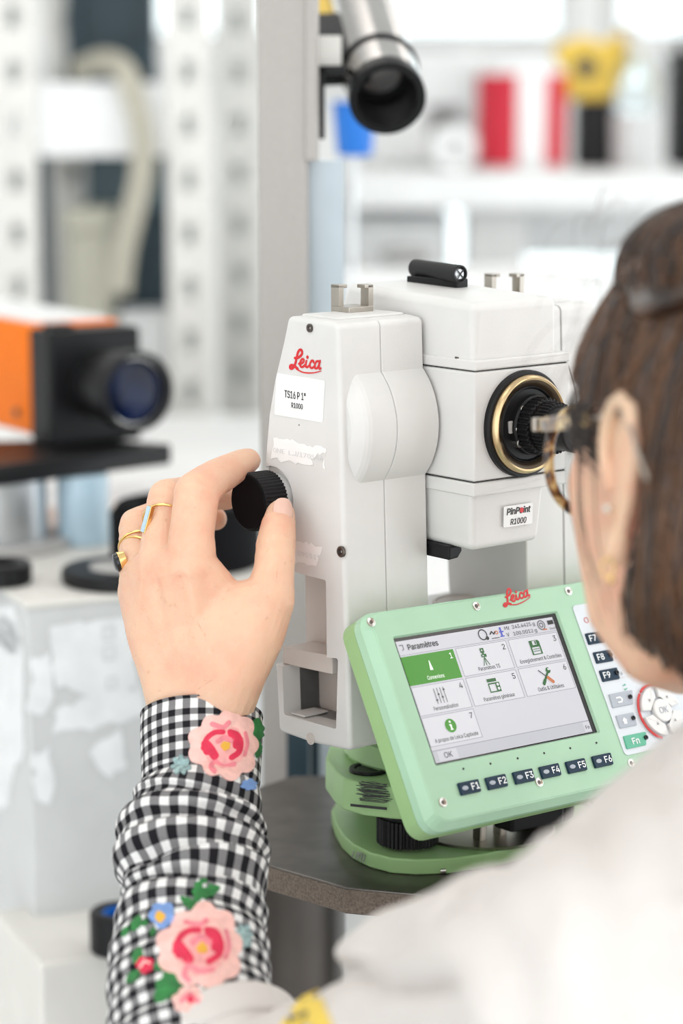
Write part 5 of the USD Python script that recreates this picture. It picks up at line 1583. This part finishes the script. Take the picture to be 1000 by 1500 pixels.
# ------------------------------------------------------------------ glasses and jewellery
gp = thing('eyeglasses', 'tortoiseshell eyeglasses worn by the woman, seen from behind her ear', 'eyeglasses', hd(0, 80, -20))
pbr('glasses_lens', (0.9, 0.92, 0.92), .03, transmission_weight=1.0, ior=1.05)
def rim_curve(s, rx=27, rz=23, n=56):
    t = np.linspace(0, 2 * math.pi, n, endpoint=False)
    x = np.sign(np.cos(t)) * np.abs(np.cos(t)) ** .8 * rx
    z = np.sign(np.sin(t)) * np.abs(np.sin(t)) ** .85 * rz
    return np.array([hd(s * (36 + a), 98 - (abs(36 + a) / 66) ** 2 * 9, -17 + b + .08 * a) for a, b in zip(x, z)])
for s in (-1, 1):
    rm = part(gp, 'rim', tube(rim_curve(s), .0022, 10, closed=True), 'tortoiseshell', smooth=True)
    c_ = rim_curve(s, 25.5, 21.5)
    cc_ = c_.mean(0)
    V = np.vstack([c_, cc_ + hF * .0005]); F_ = [[i, (i + 1) % len(c_), len(c_)] for i in range(len(c_))]
    part(gp, 'lens', [trimesh.Trimesh(V, F_, process=False), trimesh.Trimesh(V - hF * .0014, [f[::-1] for f in F_], process=False)], 'glasses_lens', smooth=True)
    # temple: flat bar, then thin metal core behind the ear
    bar = [hd(s * 65.5, 91, -.5), hd(s * 72, 70, 1), hd(s * 77, 44, 3), hd(s * 80, 12, 5.5)]
    secs = []
    for p in bar:
        for dz in (-1.7, 1.7):
            secs.append((p + hU * dz * .001, .0013))
    part(gp, 'temple', union([Manifold.batch_hull([ball(*x, 12) for x in secs[i * 2:i * 2 + 4]]) for i in range(len(bar) - 1)]), 'tortoiseshell', smooth=40)
    part(gp, 'end_piece', place(rbox(.0034, .005, .0056, .0008), (0, 0, 0), M=frame(hd(s * 66.5, 91.5, -3.2), hU, hL)), 'nickel')
    part(gp, 'temple_tip', tube(smooth_pts([hd(s * 80, 12, 5.5), hd(s * 82, -14, 9), hd(s * 86, -32, 7), hd(s * 88.5, -44, -2), hd(s * 89.5, -54, -12)], 6), .0008, 10), 'nickel', smooth=True)
part(gp, 'bridge', tube(smooth_pts([hd(-9.5, 97.5, -9), hd(-4, 99.5, -4), hd(4, 99.5, -4), hd(9.5, 97.5, -9)], 6), .0020, 10), 'tortoiseshell', smooth=True)
stud = at(889, 745, .868)
single('ear_stud', trimesh.creation.icosphere(2, .0016).apply_translation(stud), 'bright_metal', 'tiny silver stud in the woman’s left ear'.replace('’', "'"), 'earring')
er = at(890, 832, .868)
hoop = np.array([er + CX * .0022 * math.cos(t) + CU * .0034 * math.sin(t) for t in np.linspace(0, 2 * math.pi, 24, endpoint=False)])
er2 = thing('gold_earring', "small gold drop earring at the woman's left ear lobe", 'earring', er)
part(er2, 'hoop', tube(hoop, .0005, 8, closed=True), 'gold')
part(er2, 'drop', trimesh.creation.icosphere(2, .0013).apply_translation(er - CU * .0045 + CX * .0012), 'gold')
# rings on the hand
def band(c, axis, r, w, n=48, rx=1.0):
    M = frame(c, axis)
    t = np.linspace(0, 2 * math.pi, n, endpoint=False)
    return tube(np.array([M[:3, 3] + M[:3, 0] * r * math.cos(a) + M[:3, 1] * r * rx * math.sin(a) for a in t]), w, 8, closed=True)
mA, mB = FING['middle'][1][0], FING['middle'][2][0]
mc = mA + (mB - mA) * .36
rg1 = thing('bar_ring', 'thin gold ring with a pale flat bar on the middle finger', 'ring', mc)
part(rg1, 'band', band(mc, (mB - mA) + CF * .006, .0097, .00065), 'gold', smooth=True)
bo_ = mc - CX * .0062 - CF * .0082 + CU * .0002
bx_ = at(224, 744, 1.0) - at(214, 781, 1.0)
bx_ /= np.linalg.norm(bx_)
nb2 = (-CX * .80 - CF * .6); nb2 -= bx_ * (nb2 @ bx_); nb2 /= np.linalg.norm(nb2)
M = np.eye(4); M[:3, 0], M[:3, 1], M[:3, 2], M[:3, 3] = bx_, np.cross(nb2, bx_), nb2, bo_
part(rg1, 'bar', rbox(.0125, .0032, .0020, .0003).apply_transform(M), 'gold')
part(rg1, 'bar_stone', rbox(.0118, .0026, .0004, .0001).apply_translation([0, 0, .0020]).apply_transform(M), 'blue_grey_glass')
rA, rB = FING['ring'][0][0], FING['ring'][2][0]
rc_ = rA + (rB - rA) * .50
rg2 = thing('stone_ring', 'double banded gold ring with a round black stone on the ring finger', 'ring', rc_)
part(rg2, 'band', band(rc_ + (rB - rA) * .10, (rB - rA) + CF * .004, .0094, .00062), 'gold', smooth=True)
part(rg2, 'band', band(rc_ - (rB - rA) * .03, (rB - rA) + CF * .004 + CX * .016, .0096, .00062), 'gold', smooth=True)
so_ = at(184, 820, 1.082)
sax = (-CX * .95 - CU * .30 - CF * .25); sax /= np.linalg.norm(sax)
part(rg2, 'setting', cyl(so_, so_ + sax * .0034, .0042, 32, .0046, bevel=.0003), 'gold')
part(rg2, 'stone', lathe_at([(0, .0034), (.0044, .0034), (.0043, .0048), (.0030, .0056), (0, .0058)], so_, sax, 32), 'black_gloss')

# ------------------------------------------------------------------ gingham sleeve
rowsS = np.array([  # y, left, right, d of the axis
    (1046, 208, 383, 1.070), (1054, 206, 384, 1.068), (1075, 205, 384.5, 1.065), (1100, 206, 384, 1.061), (1130, 207, 382, 1.056), (1150, 207, 381, 1.053), (1158, 205, 382, 1.051),
    (1170, 199, 385, 1.049), (1190, 186, 388, 1.046), (1215, 174, 390, 1.041), (1240, 168, 392, 1.036), (1265, 168, 392, 1.030), (1290, 173, 391, 1.025), (1310, 180, 389, 1.020), (1330, 178, 387, 1.016),
    (1355, 168, 389, 1.009), (1380, 161, 393, 1.003), (1410, 158, 395, .996), (1440, 157, 398, .988), (1480, 157, 403, .978), (1530, 158, 408, .966), (1590, 165, 412, .95)], float)
ys = np.linspace(1046, 1590, 260)
cs = np.interp(ys, rowsS[:, 0], (rowsS[:, 1] + rowsS[:, 2]) / 2); hw = np.interp(ys, rowsS[:, 0], (rowsS[:, 2] - rowsS[:, 1]) / 2); ds = np.interp(ys, rowsS[:, 0], rowsS[:, 3])
from scipy.ndimage import gaussian_filter1d
cs, hw, ds = (gaussian_filter1d(x, 3, mode='nearest') for x in (cs, hw, ds))
A = np.array([at(c, y, d) for c, y, d in zip(cs, ys, ds)])
tanS = np.gradient(A, axis=0); tanS /= np.linalg.norm(tanS, axis=1, keepdims=True)
arcS = np.concatenate([[0], np.cumsum(np.linalg.norm(np.diff(A, axis=0), axis=1))])
NT = 220
tt = np.linspace(0, 2 * math.pi, NT + 1)
PIT = .00655
Vs, UVs = [], []
for i in range(len(ys)):
    R_w = hw[i] / FPX * ds[i]
    sx_ = CX - tanS[i] * (CX @ tanS[i]); sx_ /= np.linalg.norm(sx_)
    sn_ = np.cross(tanS[i], sx_)
    if sn_ @ CF > 0:
        sn_ = -sn_                                       # towards the viewer
    y = ys[i]
    fold = np.clip((y - 1158) / 25, 0, 1)
    amp = fold * np.interp(y, [1150, 1180, 1250, 1330, 1400, 1600], [0, .8, 1.0, .75, .35, .3])
    a = tt
    warp = .9 * np.sin(a * 1.0 + .6) + .5 * np.sin(2 * a + 1.3)
    n1 = meshkit.fbm(np.column_stack([np.cos(a) * 1.7, np.sin(a) * 1.7, np.full(NT + 1, y / 46)]), 3, 11) - .5
    ridge = np.sin((y - 1160) / 46 * 2 * math.pi + 1.9 * warp)
    ridge = np.sign(ridge) * np.abs(ridge) ** .75
    disp = amp * (.0030 * ridge + .0115 * n1)
    disp += .0012 * np.exp(-((y - 1049) / 4.0) ** 2) - .0014 * np.exp(-((y - 1153 - 3 * np.sin(a)) / 4.5) ** 2)
    side = np.abs(np.cos(a))
    rw = R_w + disp * (1 - .55 * side)
    rd = R_w * .86 + disp
    Vs.append(A[i] + np.cos(a)[:, None] * sx_ * rw[:, None] + np.sin(a)[:, None] * sn_ * rd[:, None])
    UVs.append(np.column_stack([a / (2 * math.pi) * 25 + .2, np.full(NT + 1, arcS[i] / PIT)]))
Vs = np.vstack(Vs); UVs = np.vstack(UVs)
m_ = NT + 1
Fs = []
for i in range(len(ys) - 1):
    for j in range(NT):
        Fs += [[i * m_ + j, i * m_ + j + 1, (i + 1) * m_ + j + 1], [i * m_ + j, (i + 1) * m_ + j + 1, (i + 1) * m_ + j]]
Fs = np.array(Fs)
slv = trimesh.Trimesh(Vs, Fs, process=False)
# thickness: an inner layer
inn = Vs.copy().reshape(len(ys), m_, 3)
cen = A[:, None, :]
inn = (cen + (inn - cen) * .955).reshape(-1, 3)
nv = len(Vs)
rimf = [t for j in range(NT) for t in ((j, j + nv, j + 1 + nv), (j, j + 1 + nv, j + 1))]
slv2 = trimesh.Trimesh(np.vstack([Vs, inn]), np.vstack([Fs, Fs[:, ::-1] + nv, np.array(rimf)]), process=False)
sleeve = part(person, 'shirt_sleeve', slv2, 'gingham', smooth=True, uv=np.vstack([UVs, UVs]))

# drape shapes given in picture coordinates onto a surface that faces the viewer
class Drape:
    def __init__(self, mesh, lo, hi):
        v = np.asarray(mesh.vertices); f = np.asarray(mesh.faces)
        n_ = np.asarray(mesh.vertex_normals)
        q = v - EYE
        d = q @ CF
        px_ = np.column_stack([500 + FPX * (q @ CX) / d, 750 - FPX * (q @ CU) / d])
        ok = ((n_ * -q).sum(1) > 0) & (px_ > np.array(lo) - 30).all(1) & (px_ < np.array(hi) + 30).all(1)
        self.f = LinearNDInterpolator(px_[ok], np.column_stack([d[ok], n_[ok]]))

    def put(self, poly, lift, seg=3.0):
        out = []
        for g in getattr(poly, 'geoms', [poly]):
            g = g.simplify(.15).segmentize(seg)
            x0, y0, x1, y1 = g.bounds
            from scipy.spatial import Delaunay
            gx, gy = np.meshgrid(np.arange(x0, x1, seg), np.arange(y0, y1, seg))
            inside = [(a_, b_) for a_, b_ in zip(gx.ravel(), gy.ravel()) if g.buffer(-seg * .45).contains(Point(a_, b_))]
            pts = np.array(list(g.exterior.coords)[:-1] + inside)
            tr_ = Delaunay(pts)
            cc_ = pts[tr_.simplices].mean(1)
            fs_ = tr_.simplices[[g.contains(Point(*c)) for c in cc_]]
            r = self.f(pts)
            good = ~np.isnan(r).any(1)
            fs_ = fs_[good[fs_].all(1)]
            if not len(fs_):
                continue
            w0 = np.array([at(p[0], p[1], d_) if g_ else EYE for p, d_, g_ in zip(pts, np.nan_to_num(r[:, 0]), good)])
            nn_ = np.nan_to_num(r[:, 1:])
            top = w0 + nn_ * lift
            n_ = len(top)
            ed = {}
            for t in fs_:
                for a_, b_ in ((t[0], t[1]), (t[1], t[2]), (t[2], t[0])):
                    ed[(a_, b_)] = 1
            w_ = [t for (a_, b_) in ed if (b_, a_) not in ed for t in ((a_, a_ + n_, b_ + n_), (a_, b_ + n_, b_))]
            out.append(trimesh.Trimesh(np.vstack([top, w0 - nn_ * .0002]), np.vstack([fs_, np.array(w_)]), process=False))
        return out


slv_s = trimesh.Trimesh(slv.vertices, slv.faces, process=False)
if ((np.asarray(slv_s.vertex_normals)[NT // 4 + 100 * m_]) @ CF) > 0:
    slv_s = trimesh.Trimesh(slv.vertices, slv.faces[:, ::-1], process=False)
DR_S = Drape(slv_s, (150, 1030), (420, 1500))


def petal_blob(cx, cy, r, n, depth, seed, squash=1.0):
    r_ = np.random.default_rng(seed)
    t = np.linspace(0, 2 * math.pi, 90, endpoint=False)
    ph_ = r_.uniform(0, 6)
    rad = r * (1 + depth * np.abs(np.sin(n * t / 2 + ph_)) - depth * .6 + .06 * np.sin(3 * t + ph_))
    return Polygon(np.column_stack([cx + rad * np.cos(t), cy + rad * squash * np.sin(t)])).buffer(0)
def leaf(x0, y0, x1, y1, w):
    d = np.array([x1 - x0, y1 - y0], float); n_ = np.array([-d[1], d[0]]) / np.linalg.norm(d)
    t = np.linspace(0, 1, 14)
    prof = np.sin(t * math.pi) ** .8 * w * (1 + .18 * np.sin(t * 22))
    a_ = np.array([x0, y0]) + d * t[:, None]
    return Polygon(np.vstack([a_ + n_ * prof[:, None], (a_ - n_ * prof[:, None])[::-1]])).buffer(.4)
def stitch(name, poly, mat, lift):
    ms = DR_S.put(poly, lift)
    if ms:
        best = max(tri(ms).split(only_watertight=False), key=lambda g: len(g.faces))
        part(sleeve, name, best, mat, smooth=False)
def rose(cx, cy, r, seed):
    stitch('embroidered_rose', petal_blob(cx, cy, r, 9, .16, seed), 'thread_pale_pink', .0007)
    stitch('embroidered_petal', petal_blob(cx + .02 * r, cy + .03 * r, r * .60, 7, .25, seed + 3), 'thread_mid_pink', .0009)
    def c_(pts, w, mat, lift):
        q = smooth_pts(np.array([(cx + a_ * r, cy + b_ * r) for a_, b_ in pts]), 5)
        stitch('embroidered_petal', LineString(q).buffer(w * r), mat, lift)
    c_([(-.62, .10), (-.52, -.18), (-.30, -.36), (-.05, -.38)], .075, 'thread_crimson', .0010)
    c_([(-.50, .18), (-.55, -.02), (-.42, .12), (-.30, .32)], .13, 'thread_crimson', .0010)
    c_([(.16, -.38), (.36, -.30), (.46, -.06), (.40, .22), (.20, .38)], .085, 'thread_crimson', .0010)
    c_([(.20, -.32), (.34, -.18), (.34, .02)], .11, 'thread_crimson', .0011)
    c_([(-.30, .46), (-.02, .60), (.28, .56)], .06, 'thread_pink', .0010)
    c_([(-.36, -.62), (-.05, -.52), (.12, -.66)], .07, 'thread_pink', .0010)
    c_([(.58, .30), (.66, -.05), (.60, -.36)], .05, 'thread_pink', .0010)
    c_([(-.20, -.10), (.0, -.22), (.2, -.12)], .07, 'thread_pink', .0011)
    c_([(-.34, .52), (-.40, .68), (-.30, .80)], .07, 'thread_pink', .0010)
    stitch('embroidered_centre', petal_blob(cx + .02 * r, cy + .04 * r, r * .13, 5, .2, seed + 1), 'thread_yellow', .0013)
for l_ in ((372, 1090, 376, 1052, 11), (376, 1110, 378, 1085, 5)):
    stitch('embroidered_leaf', leaf(*l_), 'thread_green', .0006)
stitch('embroidered_sprig', petal_blob(265, 1121, 13, 7, .4, 3), 'thread_teal', .0006)
stitch('embroidered_flower', petal_blob(364, 1150, 11, 6, .3, 4, .7), 'thread_blue', .0006)
rose(328, 1092, 49, 5)
stitch('embroidered_leaf', leaf(285, 1312, 322, 1300, 9), 'thread_green', .0006)
stitch('embroidered_leaf', leaf(286, 1322, 300, 1286, 10), 'thread_green', .0006)
stitch('embroidered_leaf', leaf(290, 1334, 264, 1314, 6), 'thread_green', .0006)
stitch('embroidered_leaf', leaf(228, 1468, 270, 1418, 17), 'thread_green', .0006)
stitch('embroidered_leaf', leaf(232, 1445, 262, 1440, 10), 'thread_green', .0006)
stitch('embroidered_leaf', leaf(300, 1442, 318, 1470, 9), 'thread_green', .0006)
for l_ in ((198, 1412, 206, 1388, 7), (206, 1422, 186, 1440, 7), (226, 1420, 246, 1410, 7), (194, 1364, 206, 1342, 6), (208, 1356, 216, 1348, 4), (222, 1372, 226, 1358, 4), (180, 1372, 188, 1358, 4)):
    stitch('embroidered_leaf', leaf(*l_), 'thread_green', .0006)
stitch('embroidered_flower', petal_blob(213, 1414, 12, 5, .2, 6), 'thread_crimson', .0008)
stitch('embroidered_petal', LineString([(207, 1418), (213, 1408), (220, 1412)]).buffer(1.6), 'thread_pale_pink', .0011)
stitch('embroidered_flower', petal_blob(238, 1341, 18, 5, .22, 7), 'thread_blue', .0007)
stitch('embroidered_centre', petal_blob(235, 1344, 7, 4, .15, 8), 'thread_yellow', .0010)
stitch('embroidered_sprig', petal_blob(356, 1372, 12, 7, .4, 13, 1.4), 'thread_teal', .0006)
rose(294, 1388, 60, 9)
stitch('embroidered_flower', petal_blob(278, 1466, 24, 7, .2, 10, .8), 'thread_pale_pink', .0007)
stitch('embroidered_petal', LineString([(266, 1468), (278, 1458), (290, 1468)]).buffer(3.5), 'thread_pink', .0010)
stitch('embroidered_centre', petal_blob(279, 1466, 5, 4, .15, 12), 'thread_crimson', .0012)

# ------------------------------------------------------------------ white lab coat
cuffP = at(300, 1545, .968)
coat = chain([(NB, .043), (LS, .0425)], 40)
um = LS + (LE - LS) * .5 - CU * .002
coat += chain([(LS, .0425), (um, .0405), (LE, .0385), (at(352, 1604, .955), .0370), (at(334, 1580, .962), .0370)], 40)
coat += chain([(at(740, 1420, .80), .034), (at(548, 1404, .866), .0130)], 32)
coat += [Manifold.batch_hull([ball(NB, .043, 40), ball(LS, .0425, 40), ball(RS, .05, 40), ball((LS + RS) / 2 - IZ * .15 - CF * .03, .105, 48)]),
         Manifold.batch_hull([ball((LS + RS) / 2 - IZ * .15 - CF * .03, .105, 48), ball(HIP, .145, 48)]),
         Manifold.batch_hull([ball(HIP, .145, 48), ball(HIP + np.array([-.10, .02, -.36]), .095, 32), ball(HIP + np.array([.10, .0, -.36]), .095, 32), ball(HIP + np.array([0, .06, -.36]), .09, 32), ball(HIP + np.array([0, -.06, -.36]), .09, 32)])]
coat += chain([(RS, .048), (RE, .042), (RE + (RW - RE) * .85, .038)], 32)
coat.append(Manifold.batch_hull([ball(hd(35, -62, -172), .026), ball(hd(-35, -62, -172), .026), ball(NB, .04)]))
cu_ = union(coat)
# neck opening and cuff opening
ct = soften(cu_, .007, 6)
v = np.array(ct.vertices); nn_ = np.array(ct.vertex_normals)
ax_ = (LE - LS) / np.linalg.norm(LE - LS)
w_ = np.clip(1 - np.linalg.norm(np.cross(v - LS, ax_), axis=1) / .09, 0, 1)
n3 = meshkit.fbm(v * np.array([22, 22, 30]), 3, 21) - .5
q = v - EYE; d_ = q @ CF
pp = np.column_stack([500 + FPX * (q @ CX) / d_, 750 - FPX * (q @ CU) / d_])
cre = np.zeros(len(v))
for pl_, wd_, am_ in (([(498, 1420), (530, 1424), (562, 1440), (600, 1446), (660, 1440)], 11, -.0055), ([(505, 1395), (560, 1405), (620, 1400)], 22, .0030), ([(700, 1300), (760, 1420), (770, 1500)], 24, -.0035), ([(860, 1200), (900, 1320), (890, 1460)], 30, -.0040), ([(600, 1335), (690, 1420), (720, 1500)], 26, .0028), ([(960, 1100), (985, 1250), (1000, 1400)], 30, -.004), ([(800, 1230), (830, 1330), (820, 1420)], 26, .003)):
    L_ = LineString(pl_)
    near = np.array([L_.distance(Point(*p)) if (380 < p[0] < 1100 and 1000 < p[1] < 1600) else 999. for p in pp])
    cre += am_ * np.exp(-(near / wd_) ** 2) * (nn_ @ -CF > 0)
ct.vertices = v + nn_ * (n3 * .0085 + cre)[:, None]
coat_p = part(person, 'lab_coat', ct, 'lab_coat_cloth', smooth=True)
ca_ = at(322, 1548, .970); cd_ = ca_ - at(352, 1604, .955); cd_ /= np.linalg.norm(cd_)
M = frame(at(334, 1580, .962), cd_)
part(coat_p, 'cuff', lathe([(.0335, 0), (.0378, 0), (.0384, .004), (.0380, .0145), (.0368, .0165), (.0350, .0160), (.0345, .012), (.0335, 0)], 64).apply_transform(M), 'lab_coat_cloth', smooth=True)
DR_C = Drape(ct, (380, 1380), (560, 1560))
ym = DR_C.put(Polygon([(412, 1506), (426, 1482), (444, 1462), (468, 1452), (474, 1470), (486, 1500), (490, 1530), (420, 1530)]), .0010, 4.0)
if ym:
    part(coat_p, 'warning_patch', ym, 'patch_yellow', smooth=True)
    yk = DR_C.put(unary_union([LineString([(428, 1496), (448, 1488)]).buffer(1.5), Polygon([(444, 1484), (455, 1484), (450, 1494)]), Polygon([(424, 1490), (432, 1492), (428, 1504)])]), .0014, 2.0)
    if yk:
        part(coat_p, 'patch_symbol', yk, 'ink_black', smooth=False)
# collar
col_c = [hd(s * 52, -28 - abs(s) * 10, -150) for s in (-1, -.6, 0, .6, 1)]
# trousers and shoes
for s in (-1, 1):
    h_ = HIP + np.array([s * .065, 0, -.10]); k_ = np.array([HIP[0] + s * .09, HIP[1] + .03, .47]); a_ = np.array([HIP[0] + s * .09, HIP[1] - .01, .085])
    part(person, 'trouser_leg', soften(union(chain([(h_, .070), (k_, .060), (a_, .050)], 24)), .03, 4), 'trouser_cloth', smooth=True)
    part(person, 'shoe', Manifold.batch_hull([ball(a_ + np.array([0, -.03, -.052]), .033), ball(a_ + np.array([-.01, .10, -.056]), .029), ball(a_ + np.array([-.03, .15, -.060]), .025), ball(a_ + np.array([0, 0, -.02]), .04)]), 'black_rubber', smooth=True)
